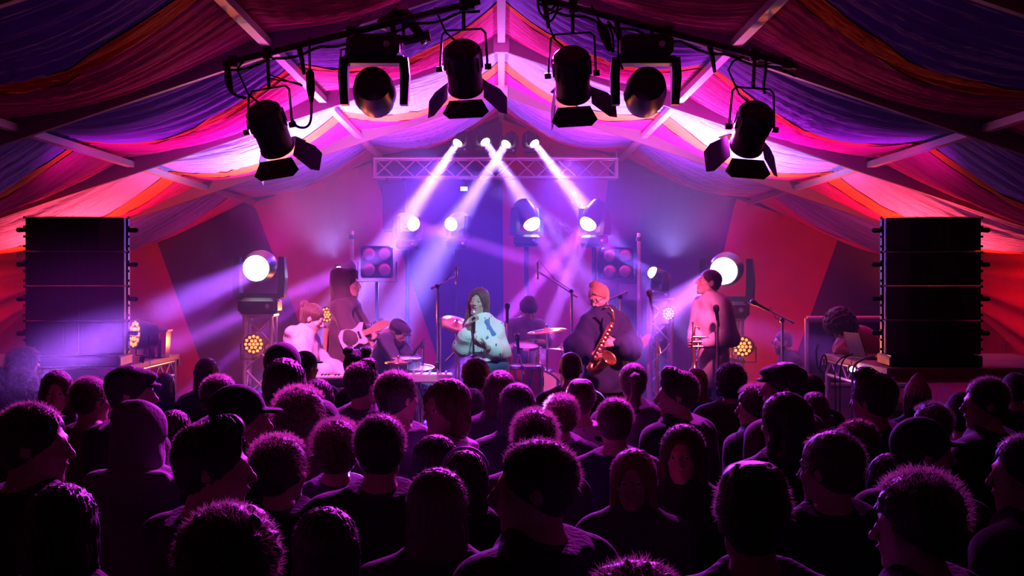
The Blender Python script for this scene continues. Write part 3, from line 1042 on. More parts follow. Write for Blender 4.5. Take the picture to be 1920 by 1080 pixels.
def sdf_mesh(name, prims, vox, disp=None, cuts=(), lo=None, hi=None):
    """prims joined by smooth union in order; disp(X,Y,Z) is added to the distance; cuts = (point, normal) keep the side against the normal"""
    los, his = [], []
    for p in prims:
        if p[-1] < 0:
            continue
        if p[0] == 'c':
            r = max(p[3], p[4])
            los.append(np.minimum(p[1], p[2]) - r)
            his.append(np.maximum(p[1], p[2]) + r)
        else:
            r = p[2] if p[3] is None else np.sqrt(((p[3] * p[2]) ** 2).sum(1))
            los.append(p[1] - r)
            his.append(p[1] + r)
    pad = 0.03 + 3 * vox
    bmin = np.min(los, 0) - pad
    bmax = np.max(his, 0) + pad
    n = np.ceil((bmax - bmin) / vox).astype(int) + 1
    ax = [bmin[i] + vox * np.arange(n[i]) for i in range(3)]
    D = np.full(n, 0.15, np.float32)
    for p in prims:
        k, op = p[-2], p[-1]
        if p[0] == 'c':
            r = max(p[3], p[4])
            l, h = np.minimum(p[1], p[2]) - r, np.maximum(p[1], p[2]) + r
        else:
            rr = p[2] if p[3] is None else np.sqrt(((p[3] * p[2]) ** 2).sum(1))
            l, h = p[1] - rr, p[1] + rr
        m = k + 4 * vox
        i0 = np.maximum(0, np.floor((l - m - bmin) / vox).astype(int))
        i1 = np.minimum(n, np.ceil((h + m - bmin) / vox).astype(int) + 1)
        if (i1 <= i0).any():
            continue
        sl = tuple(slice(a, b) for a, b in zip(i0, i1))
        X = ax[0][sl[0]][:, None, None]
        Y = ax[1][sl[1]][None, :, None]
        Z = ax[2][sl[2]][None, None, :]
        if p[0] == 'c':
            a, b = p[1], p[2]
            d = b - a
            L2 = max(float(d @ d), 1e-9)
            t = ((X - a[0]) * d[0] + (Y - a[1]) * d[1] + (Z - a[2]) * d[2]) / L2
            t = np.clip(t, 0, 1)
            q = np.sqrt((X - a[0] - t * d[0]) ** 2 + (Y - a[1] - t * d[1]) ** 2 + (Z - a[2] - t * d[2]) ** 2) - (p[3] + (p[4] - p[3]) * t)
        else:
            c, r, rot = p[1], p[2], p[3]
            x, y, z = X - c[0], Y - c[1], Z - c[2]
            if rot is not None:
                x, y, z = (rot[0, 0] * x + rot[1, 0] * y + rot[2, 0] * z, rot[0, 1] * x + rot[1, 1] * y + rot[2, 1] * z, rot[0, 2] * x + rot[1, 2] * y + rot[2, 2] * z)
            k0 = np.sqrt((x / r[0]) ** 2 + (y / r[1]) ** 2 + (z / r[2]) ** 2)
            k1 = np.sqrt((x / r[0] ** 2) ** 2 + (y / r[1] ** 2) ** 2 + (z / r[2] ** 2) ** 2) + 1e-9
            q = k0 * (k0 - 1) / k1
        o = D[sl]
        if op > 0:
            h_ = np.clip(0.5 + 0.5 * (o - q) / max(k, 1e-5), 0, 1)
            D[sl] = o + (q - o) * h_ - k * h_ * (1 - h_)
        else:
            q = -q
            h_ = np.clip(0.5 - 0.5 * (o - q) / max(k, 1e-5), 0, 1)
            D[sl] = o + (q - o) * h_ + k * h_ * (1 - h_)
    if disp is not None or cuts:
        X = ax[0][:, None, None]
        Y = ax[1][None, :, None]
        Z = ax[2][None, None, :]
        if disp is not None:
            D += disp(X, Y, Z).astype(np.float32)
        for pt, nr in cuts:
            nr = np.array(nr, float)
            nr /= np.linalg.norm(nr)
            D = np.maximum(D, ((X - pt[0]) * nr[0] + (Y - pt[1]) * nr[1] + (Z - pt[2]) * nr[2]).astype(np.float32))
    g = openvdb.FloatGrid(0.15)
    g.copyFromArray(np.ascontiguousarray(np.clip(D, -0.15, 0.15)), tolerance=0)
    pts, quads = g.convertToQuads(0.0)
    pts = np.asarray(pts, np.float32) * vox + bmin.astype(np.float32)
    quads = np.asarray(quads, np.int32)[:, ::-1]
    me = bpy.data.meshes.new(name)
    me.vertices.add(len(pts))
    me.vertices.foreach_set('co', pts.ravel())
    me.loops.add(quads.size)
    me.loops.foreach_set('vertex_index', np.ascontiguousarray(quads).ravel())
    me.polygons.add(len(quads))
    me.polygons.foreach_set('loop_start', np.arange(0, quads.size, 4, dtype=np.int32))
    me.update(calc_edges=True)
    me.shade_smooth()
    cent = pts[quads].mean(1)
    return me, cent


def set_mats(me, mats, idx=None):
    for m in mats:
        me.materials.append(m)
    if idx is not None:
        me.polygons.foreach_set('material_index', np.ascontiguousarray(idx, dtype=np.int32))
    return me


def head_prims(fem=False, beard=False, mouth=0.0):
    w = 0.94 if fem else 1.0
    j = 0.90 if fem else 1.0
    P = [
        ell((0, -.014, .034), (.076 * w, .094, .082)),
        ell((0, .030, -.036), (.058 * j, .062, .080), .025),
        ell((0, .068, -.100), (.023 * j, .018, .017), .018),
        cap((.046 * j, .008, -.058), (.018 * j, .062, -.099), .018, .013, .02),
        cap((-.046 * j, .008, -.058), (-.018 * j, .062, -.099), .018, .013, .02),
        ell((.042 * j, .063, -.024), (.019, .019, .017), .016),
        ell((-.042 * j, .063, -.024), (.019, .019, .017), .016),
        cap((-.032, .080, .024), (.032, .080, .024), .011 if not fem else .008, None, .012),
        ell((.031, .101, .002), (.018, .014, .011), .008, -1),
        ell((-.031, .101, .002), (.018, .014, .011), .008, -1),
        ell((.031, .077, .002), (.0150, .012, .0115), .003),
        ell((-.031, .077, .002), (.0150, .012, .0115), .003),
        cap((0, .090, .012), (0, .113, -.028), .0075, .0115, .009),
        ell((.012, .100, -.033), (.008, .010, .007), .006),
        ell((-.012, .100, -.033), (.008, .010, .007), .006),
        cap((-.018, .086, -.0575), (0, .0945, -.0555), .004, .0065, .006),
        cap((.018, .086, -.0575), (0, .0945, -.0555), .004, .0065, .006),
        cap((-.014, .087, -.068 - mouth), (.014, .087, -.068 - mouth), .0065, None, .006),
        ell((0, .100, -.0625 - mouth * .5), (.019, .014, .0022 + mouth * .6), .003, -1),
        ell((.074 * w, -.006, -.004), (.009, .020, .032), .006, 1, rotm(12, -8)),
        ell((-.074 * w, -.006, -.004), (.009, .020, .032), .006, 1, rotm(-12, -8)),
    ]
    if beard:
        P += [ell((0, .062, -.098), (.042, .036, .040), .02), cap((.052, .012, -.05), (.03, .055, -.09), .02, .022, .02), cap((-.052, .012, -.05), (-.03, .055, -.09), .02, .022, .02),
              cap((-.022, .093, -.047), (.022, .093, -.047), .007, None, .006)]
    return P


def hand_prims(wrist, fdir, palm, side, curl=30, thumb=30, spread=6, s=1.0, grip=None):
    """a hand: fdir from wrist to knuckles, palm = the way the palm faces, side +1 when the thumb lies to fdir x palm"""
    f = Vector(fdir).normalized()
    n = Vector(palm)
    n = (n - f * n.dot(f)).normalized()
    t = f.cross(n).normalized() * side            # towards the thumb
    w = Vector(wrist)
    P = []
    for k in range(4):                              # metacarpals make the palm
        o = t * (0.028 - 0.019 * k) * s
        P.append(cap(w + f * .012 * s + o * .7, w + f * (.088 - .004 * abs(k - 1)) * s + o, .0125 * s, .011 * s, .012))
    lens = [.040, .045, .041, .032]
    for k in range(4):
        o = t * (0.028 - 0.019 * k) * s
        p = w + f * (.088 - .004 * abs(k - 1)) * s + o
        c = curl if not isinstance(curl, (list, tuple)) else curl[k]
        ang = 0
        d0 = (f + t * math.tan(R(spread * (1.2 - k * .8)))).normalized()
        for seg, L in enumerate((lens[k], lens[k] * .66, lens[k] * .52)):
            ang += c * (0.8, 1.1, 0.8)[seg]
            d = (d0 * math.cos(R(ang)) + n * math.sin(R(ang))).normalized()
            q = p + d * L * s
            P.append(cap(p, q, (.0092 - .0008 * seg) * s, (.0086 - .0010 * seg) * s, .004))
            p = q
    b = w + f * .028 * s + t * .024 * s
    d = (f * math.cos(R(48)) + t * math.sin(R(48)) + n * math.sin(R(thumb)) * .8).normalized()
    m1 = b + d * .040 * s
    P.append(cap(b, m1, .0145 * s, .011 * s, .010))
    d = (d + f * .45 + n * math.sin(R(thumb)) * .5).normalized()
    m2 = m1 + d * .030 * s
    P.append(cap(m1, m2, .0105 * s, .0095 * s, .005))
    d = (d + f * .3 + n * math.sin(R(thumb)) * .6).normalized()
    P.append(cap(m2, m2 + d * .024 * s, .0095 * s, .0078 * s, .004))
    return P


STAND = dict(pelvis=(0, 0, .95), neck=(0, -.02, 1.46), head=(0, .012, 1.632), head_rot=(0, 0, 0),
             shr=(.185, -.015, 1.41), shl=(-.185, -.015, 1.41), elr=(.235, -.03, 1.13), ell=(-.235, -.03, 1.13), wrr=(.24, .06, .89), wrl=(-.24, .06, .89),
             hir=(.09, 0, .92), hil=(-.09, 0, .92), knr=(.105, .03, .50), knl=(-.105, .03, .50), anr=(.11, -.02, .085), anl=(-.11, -.02, .085), toe=(0, 1, 0),
             hand_r=None, hand_l=None, scale=1.0)


def torso_prims(J, fem=False, girth=1.0):
    pe, ne = Vector(J['pelvis']), Vector(J['neck'])
    up = (ne - pe).normalized()
    sh = (Vector(J['shr']) - Vector(J['shl']))
    sh = (sh - up * sh.dot(up)).normalized()
    fw = up.cross(sh)
    rot = Matrix((sh, fw, up)).transposed()
    L = (ne - pe).length
    hv = Vector(J['hir']) - Vector(J['hil'])
    g = girth
    w = .9 if fem else 1.0
    P = [
        ell(pe + up * (L * .02), (.158 * (1.04 if fem else 1) * g, .112 * g, .125), .05, 1, rot),
        ell(pe + up * (L * .28) + fw * .008, (.143 * w * g, .104 * g, .16), .06, 1, rot),
        ell(pe + up * (L * .62), (.158 * w * g, .112 * g, .19), .06, 1, rot),
    ]
    if fem:
        P += [ell(pe + up * (L * .62) + fw * .075 + sh * .065, (.062, .055, .06), .04, 1, rot), ell(pe + up * (L * .62) + fw * .075 - sh * .065, (.062, .055, .06), .04, 1, rot)]
    a, b = Vector(J['shl']), Vector(J['shr'])
    P += [cap(a.lerp(b, .12), a.lerp(b, .88), .062 * g, None, .05),
          cap(a.lerp(ne, .1), ne + up * .01, .05, .062, .05), cap(b.lerp(ne, .1), ne + up * .01, .05, .062, .05)]
    return P, up, fw, sh


def limb_prims(J, arm=1.0, leg=1.0):
    P = []
    for s in 'rl':
        sh, el, wr = J['sh' + s], J['el' if s == 'r' else 'ell', ] if False else J['el' + s], J['wr' + s]
        P += [cap(sh, el, .054 * arm, .042 * arm, .035), cap(el, wr, .042 * arm, .027 * arm, .015)]
    Q = []
    for s in 'rl':
        hi, kn, an = J['hi' + s], J['kn' + s], J['an' + s]
        Q += [cap(hi, kn, .092 * leg, .060 * leg, .04), cap(kn, an, .060 * leg, .042 * leg, .02)]
        t = Vector(J['toe']).normalized()
        a = Vector(an)
        Q += [cap(a - Vector((0, 0, .045)) - t * .03, a - Vector((0, 0, .05)) + t * .15, .038, .032, .02)]
    return P, Q


def folds(seed, amp=0.006, f=18.0):
    r = random.Random(seed)
    a = [(r.uniform(.5, 1) * f * q, r.uniform(-.6, .6) * f * q, r.uniform(-.7, .7) * f * q, r.uniform(0, 6), w) for q, w in ((1, 1), (1.1, 1), (1.3, 1), (2.6, .55), (3.3, .5))]

    def d(X, Y, Z):
        s = 0
        for p, q, t, o, w in a:
            s = s + w * np.sin(p * X + q * Y + t * Z + o + 1.6 * np.sin(9 * Z + 7 * X + o) + .8 * np.sin(17 * Y - 13 * Z))
        return s * amp / 3
    return d


def strands(seed, amp, f=70):
    r = random.Random(seed)
    o = r.uniform(0, 6)

    def d(X, Y, Z):
        a = np.arctan2(Y + .012, X)
        return amp * np.sin(a * f * .35 + 2.2 * np.sin(Z * 26 + o)) + amp * .6 * np.sin(a * f * .8 + 3 * np.sin(Z * 19 + o))
    return d


def curls(seed, amp, f=75):
    r = random.Random(seed)
    o = [r.uniform(0, 6) for _ in range(6)]

    def d(X, Y, Z):
        return amp * (np.sin(f * X + o[0] + 2 * np.sin(.6 * f * Z)) * np.sin(f * Y + o[1] + 2 * np.sin(.5 * f * X)) * np.sin(f * Z + o[2]) + .5 * np.sin(1.9 * f * X + o[3]) * np.sin(1.7 * f * Y + o[4]) * np.sin(1.8 * f * Z + o[5]))
    return d


FACE_HI = [ell((0, .118, -.030), (.058, .080, .104), .014, -1)]
FACE_CUT = [ell((0, .115, -.045), (.060, .080, .092), .012, -1)]


def hair_mesh(style, seed=0, vox=0.007):
    """hair in the head's own frame (face towards +y, origin between the ears)"""
    sk = lambda e, dz=0: ell((0, -.016, .036 + dz), (.077 + e, .095 + e, .083 + e))
    cuts = []
    disp = strands(seed, .0022)
    if style == 'short':
        P = [sk(.010), ell((0, -.04, -.02), (.068, .062, .06), .02)] + FACE_HI
        cuts = [((0, -.06, -.078), (0, .35, -1)), ((0, .02, -.03), (0, .9, -1))]
    elif style == 'buzz':
        P = [sk(.004), ell((0, -.045, -.02), (.066, .058, .055), .02)] + FACE_HI
        cuts = [((0, -.06, -.07), (0, .3, -1)), ((0, .02, -.02), (0, .9, -1))]
        disp = None
    elif style == 'flattop':
        P = [sk(.012), ell((0, -.02, .10), (.074, .085, .045), .02), ell((0, -.045, -.02), (.068, .060, .06), .02)] + FACE_HI
        cuts = [((0, 0, .142), (0, 0, 1)), ((0, -.06, -.075), (0, .3, -1)), ((0, .02, -.03), (0, .9, -1))]
        disp = curls(seed, .004, 120)
    elif style == 'quiff':
        P = [sk(.012), ell((0, .035, .115), (.055, .05, .04), .02), ell((0, -.045, -.02), (.068, .060, .06), .02)] + FACE_HI
        cuts = [((0, -.06, -.078), (0, .35, -1)), ((0, .02, -.03), (0, .9, -1))]
        disp = strands(seed, .004, 50)
    elif style == 'curly':
        P = [sk(.032), ell((0, -.05, -.02), (.095, .085, .085), .03)] + FACE_CUT
        disp = curls(seed, .012)
        cuts = [((0, -.06, -.10), (0, .3, -1))]
    elif style == 'afro':
        P = [sk(.058), ell((0, -.05, -.03), (.125, .105, .11), .03)] + FACE_CUT
        disp = curls(seed, .013, 62)
        cuts = [((0, -.06, -.13), (0, .3, -1))]
    elif style == 'fuzzy':
        P = [sk(.020), ell((0, -.05, -.02), (.082, .072, .07), .03)] + FACE_CUT
        disp = curls(seed, .008, 95)
        cuts = [((0, -.06, -.085), (0, .3, -1))]
    elif style == 'bob':
        P = [sk(.018), cap((.074, -.01, .0), (.078, .0, -.115), .026, .022, .03), cap((-.074, -.01, .0), (-.078, .0, -.115), .026, .022, .03), ell((0, -.06, -.06), (.088, .055, .085), .03)] + FACE_HI
        disp = strands(seed, .004)
    elif style in ('long', 'longwave'):
        e = .03 if style == 'longwave' else .022
        P = [sk(.016), cap((.072, -.012, .0), (.088, .0, -.22), e, e * .9, .03), cap((-.072, -.012, .0), (-.088, .0, -.22), e, e * .9, .03), cap((.088, .0, -.22), (.095, .05, -.36), e * .9, e * .6, .03), cap((-.088, .0, -.22), (-.095, .05, -.34), e * .9, e * .6, .03),
             ell((0, -.078, -.12), (.092, .048, .20), .03), ell((0, -.085, -.28), (.085, .036, .14), .03)] + [ell((0, .118, -.030), (.064, .084, .104), .014, -1)]
        disp = strands(seed, .0035, 110)
    elif style == 'ponytail':
        P = [sk(.008), ell((0, -.045, -.02), (.068, .060, .06), .02), ell((0, -.118, .05), (.026, .024, .024), .01), cap((0, -.135, .04), (0, -.14, -.10), .030, .026, .02), cap((0, -.14, -.10), (.01, -.12, -.26), .026, .012, .02)] + FACE_HI
        cuts = [((0, .02, -.03), (0, .9, -1))] if False else []
        P += [ell((0, .05, -.10), (.09, .07, .07), .01, -1)]
    elif style == 'bun':
        P = [sk(.008), ell((0, -.04, -.02), (.068, .060, .06), .02), ell((0, -.105, .085), (.042, .036, .036), .012)] + FACE_HI
        cuts = [((0, -.06, -.085), (0, .35, -1)), ((0, .02, -.03), (0, .9, -1))]
    elif style == 'topknot':
        P = [sk(.012), ell((0, -.045, -.02), (.066, .058, .055), .02), ell((.012, .0, .135), (.044, .040, .034), .012)] + FACE_HI
        cuts = [((0, -.06, -.07), (0, .3, -1)), ((0, .02, -.01), (0, .9, -1))]
        disp = strands(seed, .0018, 150)
    elif style == 'spacebuns':
        P = [sk(.010), ell((0, -.045, -.02), (.070, .060, .065), .02), ell((.052, -.03, .115), (.036, .036, .032), .01), ell((-.052, -.03, .115), (.036, .036, .032), .01)] + FACE_HI
        cuts = [((0, -.06, -.085), (0, .35, -1)), ((0, .02, -.03), (0, .9, -1))]
    elif style == 'beanie':
        P = [sk(.020, .006), ell((0, -.015, .125), (.055, .06, .045), .03)]
        cuts = [((0, .0, .012), (0, .06, -1))]
        disp = lambda X, Y, Z: .002 * np.sin(np.arctan2(Y, X) * 46) + .0035 * np.cos(np.clip((Z - .03) * 70, -3.1, 3.1))
    elif style == 'bobblebeanie':
        P = [sk(.018, .006), ell((0, -.02, .13), (.05, .055, .05), .03), ell((.004, -.02, .175), (.02, .02, .018), .012)]
        cuts = [((0, .0, .005), (0, .06, -1))]
        disp = lambda X, Y, Z: .002 * np.sin(np.arctan2(Y, X) * 40)
    elif style == 'flatcap':
        P = [ell((0, -.018, .068), (.084, .102, .052), .02), ell((0, .018, .078), (.080, .098, .034), .02), ell((0, .088, .040), (.058, .044, .012), .014), ell((0, -.02, .04), (.080, .098, .05), .02)]
        cuts = [((0, 0, .026), (0, .05, -1))]
        disp = folds(seed, .003, 40)
    elif style == 'cap':
        P = [sk(.012, .004), ell((0, .105, .038), (.060, .054, .009), .01)]
        cuts = [((0, 0, .020), (0, .05, -1))]
        disp = None
    elif style == 'backcap':
        P = [sk(.012, .004), ell((0, -.135, .020), (.062, .060, .010), .01)]
        cuts = [((0, 0, .006), (0, -.10, -1))]
        disp = None
    elif style == 'hood':
        P = [sk(.034), ell((0, -.03, -.05), (.098, .10, .12), .04), ell((0, -.06, .10), (.06, .08, .05), .04), cap((0, -.03, -.12), (0, -.03, -.20), .115, .135, .05),
             ell((0, .118, -.010), (.084, .125, .118), .012, -1)]
        disp = folds(seed, .008, 30)
        cuts = [((0, 0, -.23), (0, 0, -1))]
    elif style == 'furhood':
        P = [cap((.085, -.02, -.02), (.05, -.06, -.16), .045, .055, .03), cap((-.085, -.02, -.02), (-.05, -.06, -.16), .045, .055, .03), ell((0, -.09, -.09), (.11, .06, .09), .03)]
        disp = curls(seed, .012, 95)
        cuts = []
    elif style == 'lowbun':
        P = [sk(.010), ell((0, -.045, -.02), (.070, .062, .065), .02), ell((0, -.115, -.025), (.036, .032, .032), .01)] + FACE_HI
        cuts = [((0, -.06, -.085), (0, .35, -1)), ((0, .02, -.03), (0, .9, -1))]
    me, _ = sdf_mesh(style, P, vox, disp, cuts)
    return me


def wisp_mesh(style_r, n, L, seed):
    """loose hairs standing off a head: thin curved blades, one mesh"""
    r = random.Random(seed)
    m = MB()
    for _ in range(n):
        a = r.uniform(0, 2 * math.pi)
        z = r.uniform(-.35, 1)
        k = math.sqrt(max(0, 1 - z * z))
        d = Vector((k * math.cos(a), k * math.sin(a), z))
        if d.y > .55 and d.z < .5:
            continue
        p = Vector((d.x * (.077 + style_r), -.016 + d.y * (.095 + style_r), .036 + d.z * (.083 + style_r)))
        t = Vector((r.uniform(-1, 1), r.uniform(-1, 1), r.uniform(-1, 1)))
        d2 = (d + t * .7).normalized()
        d3 = (d2 + t * .9 + Vector((0, 0, -.4))).normalized()
        l = L * r.uniform(.5, 1.2)
        w = d.orthogonal().normalized() * .0008
        q = p + d2 * l * .5
        e = q + d3 * l * .5
        m.add([p - w, p + w, q + w * .8, q - w * .8, e], [(0, 1, 2, 3), (3, 2, 4)])
    return m.mesh('hair_wisps')


def eye_mesh():
    m = MB()
    m.sphere((0, 0, 0), (.0118, .0118, .0118), 12, 8)
    m.cur = 1
    m.lathe([(.0062, .0096), (.0058, .0107), (.003, .0120), (.0001, .0123)], (0, 0, 0), (0, 1, 0), 12)
    me = m.mesh('eye')
    me.materials.append(mat('eye_white', (.75, .72, .7), .25))
    me.materials.append(mat('eye_iris', (.03, .02, .02), .2))
    me.polygons.foreach_set('material_index', m.mi)
    me.shade_smooth()
    return me


EYE_ME = eye_mesh()

# ---------------------------------------------------------------- skins, cloth, hair colours
SKIN = [mat('skin_light', (.62, .38, .30), .45, noise=.08, nscale=30), mat('skin_tan', (.48, .28, .20), .45, noise=.08, nscale=30), mat('skin_brown', (.22, .11, .07), .45, noise=.08, nscale=30)]
LIPS = mat('lips', (.42, .17, .15), .4)
HAIR = {'brown': mat('hair_brown', (.060, .030, .018), .42, bump=.5, bscale=160, stretch=(1, 1, .15), sheen=.3),
        'dark': mat('hair_dark', (.018, .013, .012), .42, bump=.5, bscale=160, stretch=(1, 1, .15), sheen=.3),
        'auburn': mat('hair_auburn', (.12, .035, .018), .42, bump=.5, bscale=160, stretch=(1, 1, .15), sheen=.3),
        'blond': mat('hair_blond', (.40, .25, .12), .42, bump=.5, bscale=160, stretch=(1, 1, .15), sheen=.3),
        'grey': mat('hair_grey', (.25, .24, .24), .5, bump=.5, bscale=160, stretch=(1, 1, .15), sheen=.3)}


def cloth(name, col, rough=.85, **kw):
    return mat(name, col, rough, noise=.18, nscale=9, bump=.25, bscale=70, sheen=.18, **kw)


JEANS = cloth('denim', (.10, .17, .34))
DARKTROU = cloth('dark_trousers', (.02, .02, .028))


def sleeve_garment(name, J, mats, ease=.014, sleeve=1.0, hem=.10, amp=.006, seed=1, fem=False, girth=1.0, vox=.009, puff=0, collar=.0, hood=False, extra=(), arm=1.0):
    T, up, fw, sh = torso_prims(J, fem, girth)
    P = inflate(T, ease)
    pe = Vector(J['pelvis'])
    rot = Matrix((sh, fw, up)).transposed()
    P.append(ell(pe - up * (hem * .4), (.158 * girth + ease, .115 * girth + ease, .10 + hem), .05, 1, rot))
    for s in 'rl':
        a, e, w = Vector(J['sh' + s]), Vector(J['el' + s]), Vector(J['wr' + s])
        if sleeve > .6:
            P += [cap(a, e, .058 * arm + ease, .048 * arm + ease + puff, .035), cap(e, e.lerp(w, .55), .048 * arm + ease + puff, .042 * arm + ease + puff, .02), cap(e.lerp(w, .55), e.lerp(w, min(sleeve, .97)), .042 * arm + ease + puff, .031 + ease * .5, .02)]
        else:
            P += [cap(a, a.lerp(e, sleeve / .6), .058 + ease, .056 + ease, .035)]
    ne = Vector(J['neck'])
    if collar:
        P.append(cap(ne - up * .01, ne + up * .06, .066, .058 + collar, .02))
    if hood:
        P += [cap(ne - fw * .09 - sh * .10, ne - fw * .10 + sh * .10, .05, .05, .04), ell(ne - fw * .12 - up * .06, (.12, .06, .11), .04, 1, rot), cap(ne - sh * .10 + fw * .0, ne + fw * .07 - up * .04, .032, .026, .02), cap(ne + sh * .10, ne + fw * .07 - up * .04, .032, .026, .02)]
    P += list(extra)
    cuts = [(pe - up * hem, -up)]
    if not hood:
        cuts.append((ne + up * (.052 + collar * .6), up + fw * (-.30)))
    me, c = sdf_mesh(name, P, vox, folds(seed, amp), cuts)
    set_mats(me, mats if isinstance(mats, (list, tuple)) else [mats])
    return me


def pixel_joints(d, px, sz=STAGE_Z):
    """joints given as (pixel x, pixel y, metres further away) become metres from the feet"""
    pe = px['pelvis']
    b = W(pe[0], pe[1], d + (pe[2] if len(pe) > 2 else 0))
    base = Vector((b.x, b.y, sz))
    J = dict(STAND)
    for k, v in px.items():
        if k in ('head_rot', 'toe'):
            J[k] = v
        else:
            J[k] = W(v[0], v[1], d + (v[2] if len(v) > 2 else 0)) - base
    return J, base


def legs_default(J, seated=False):
    sh = Vector(J['shr']) - Vector(J['shl'])
    sh.z = 0
    sh.normalize()
    fw = Vector((0, 0, 1)).cross(sh)
    pe = Vector(J['pelvis'])
    for s, k in (('r', 1), ('l', -1)):
        h = pe + sh * .09 * k - Vector((0, 0, .03))
        J['hi' + s] = h
        if seated:
            kn = h + fw * .40 + sh * .06 * k + Vector((0, 0, .0))
            J['kn' + s] = kn
            J['an' + s] = Vector((kn.x, kn.y, .085)) - fw * .05
        else:
            J['an' + s] = Vector((h.x + sh.x * .03 * k, h.y + sh.y * .03 * k, .085))
            J['kn' + s] = h.lerp(J['an' + s], .5) + fw * .03
    J['toe'] = fw
    return J


def performer(label, J, base, skin, trousers, fem=False, beard=False, mouth=0.0, hands=(), vox=.007, girth=1.0, rz=0, eyes=True):
    T, up, fw, sh = torso_prims(J, fem, girth)
    A, L = limb_prims(J)
    HR = rotm(*J['head_rot'])
    hp = Vector(J['head'])
    ne = Vector(J['neck'])
    H = place(head_prims(fem, beard, mouth), HR, hp)
    N = [cap(ne - up * .03, hp + HR @ Vector((0, -.025, -.055)), .058, .050 if not fem else .045, .03)]
    P = L + T + A + N + H
    hc = []
    for h in hands:
        P += hand_prims(**h)
        hc.append(np.array(Vector(h['wrist']) + Vector(h['fdir']).normalized() * .08))
    me, c = sdf_mesh('body', P, vox)
    idx = np.zeros(len(c), int)
    pz = J['pelvis'][2]
    idx[c[:, 2] < pz + .06] = 1
    for h in hc:
        idx[((c - h) ** 2).sum(1) < .13 ** 2] = 0
    lip = np.array(hp + HR @ Vector((0, .095, -.062 - mouth * .5)))
    hl = (c - np.array(hp)) @ np.array(HR)
    idx[(np.abs(hl[:, 0]) < .019) & (np.abs(hl[:, 2] + .062 + mouth * .5) < .008 + mouth * .6) & (hl[:, 1] > .083)] = 2
    if beard:
        idx[(hl[:, 2] < -.034 - .03 * np.clip(hl[:, 1] / .09, 0, 1) + .022 * (np.abs(hl[:, 0]) < .024)) & (hl[:, 2] > -.145) & (hl[:, 1] > .004) & (idx == 0)] = 4
    idx[c[:, 2] < .07] = 3
    set_mats(me, [skin, trousers, LIPS, MT['rubber'], HAIR['brown']], idx)
    o = link('person', me, None, base, (0, 0, rz))
    tag(o, label, 'person')
    if eyes:
        for s in (-1, 1):
            e = link('eye', EYE_ME, o, hp + HR @ Vector((s * .031, .0785, .002)))
            e.rotation_euler = HR.to_euler()
    return o


def add_hair(o, J, style, m, name='hair', seed=0, vox=.006, scale=1.0, dz=0.0):
    me = hair_mesh(style, seed, vox)
    set_mats(me, [m])
    HR = rotm(*J['head_rot'])
    h = link(name, me, o, Vector(J['head']) + HR @ Vector((0, 0, dz)))
    h.rotation_euler = HR.to_euler()
    h.scale = (scale,) * 3
    return h


def add_glasses(o, J):
    m = MB()
    for s in (-1, 1):
        m.tube([(s * .033 + .024 * math.cos(a), .108, .000 + .019 * math.sin(a)) for a in [k * math.pi / 6 for k in range(13)]], .0022, 6)
        m.tube([(s * .057, .106, .004), (s * .078, .06, .006), (s * .082, -.005, .004)], .002, 6)
    m.tube([(-.010, .108, .004), (0, .112, .006), (.010, .108, .004)], .002, 6)
    g = m.build('glasses', MT['blackplastic'], o, loc=Vector(J['head']))
    g.rotation_euler = rotm(*J['head_rot']).to_euler()


# the keyboard player -------------------------------------------------
J, B = pixel_joints(12.1, dict(pelvis=(556, 738), neck=(573, 627), head=(585, 597), head_rot=(-92, -22, 0), shr=(562, 648, -.16), shl=(584, 644, .20),
                               elr=(578, 694, -.20), ell=(607, 688, .22), wrr=(634, 699, -.10), wrl=(648, 695, .16)))
legs_default(J)
P1 = performer('standing keyboard player in a pale hoodie with his hair in a bun', J, B, SKIN[0], JEANS,
               hands=[dict(wrist=J['wrr'], fdir=(1, .1, -.12), palm=(0, 0, -1), side=-1, curl=26), dict(wrist=J['wrl'], fdir=(1, 0, -.15), palm=(0, 0, -1), side=1, curl=26)])
add_hair(P1, J, 'bun', HAIR['brown'], seed=2)
hoodie = cloth('hoodie_lilac', (.55, .50, .56))
link('hoodie', sleeve_garment('hoodie', J, hoodie, ease=.020, hem=.12, amp=.012, seed=3, hood=True, puff=.012), P1)
KEY_J = J

# the guitarist -------------------------------------------------------
J, B = pixel_joints(13.3, dict(pelvis=(642, 700), neck=(647, 570), head=(654, 533), head_rot=(-104, 2, 0), shr=(640, 580, -.17), shl=(657, 578, .18),
                               elr=(655, 632, -.26), ell=(684, 625, .10), wrr=(675, 640, -.27), wrl=(692, 634, -.12)))
legs_default(J)
P2 = performer('guitarist in a dark hooded robe playing a pale guitar', J, B, SKIN[0], DARKTROU, mouth=.002,
               hands=[dict(wrist=J['wrr'], fdir=(1, .1, -.1), palm=(.1, .6, -.5), side=-1, curl=34), dict(wrist=J['wrl'], fdir=(.7, -.2, .5), palm=(-.2, -1, .3), side=1, curl=45)])
robe = cloth('robe_dark', (.09, .055, .075))
add_hair(P2, J, 'quiff', HAIR['dark'], seed=5)
hd_ = add_hair(P2, J, 'hood', robe, 'hood', seed=4)
hd_.location += rotm(*J['head_rot']) @ Vector((0, -.03, .01))
link('robe', sleeve_garment('robe', J, robe, ease=.03, hem=.42, amp=.016, seed=8, puff=.016, girth=1.1), P2)
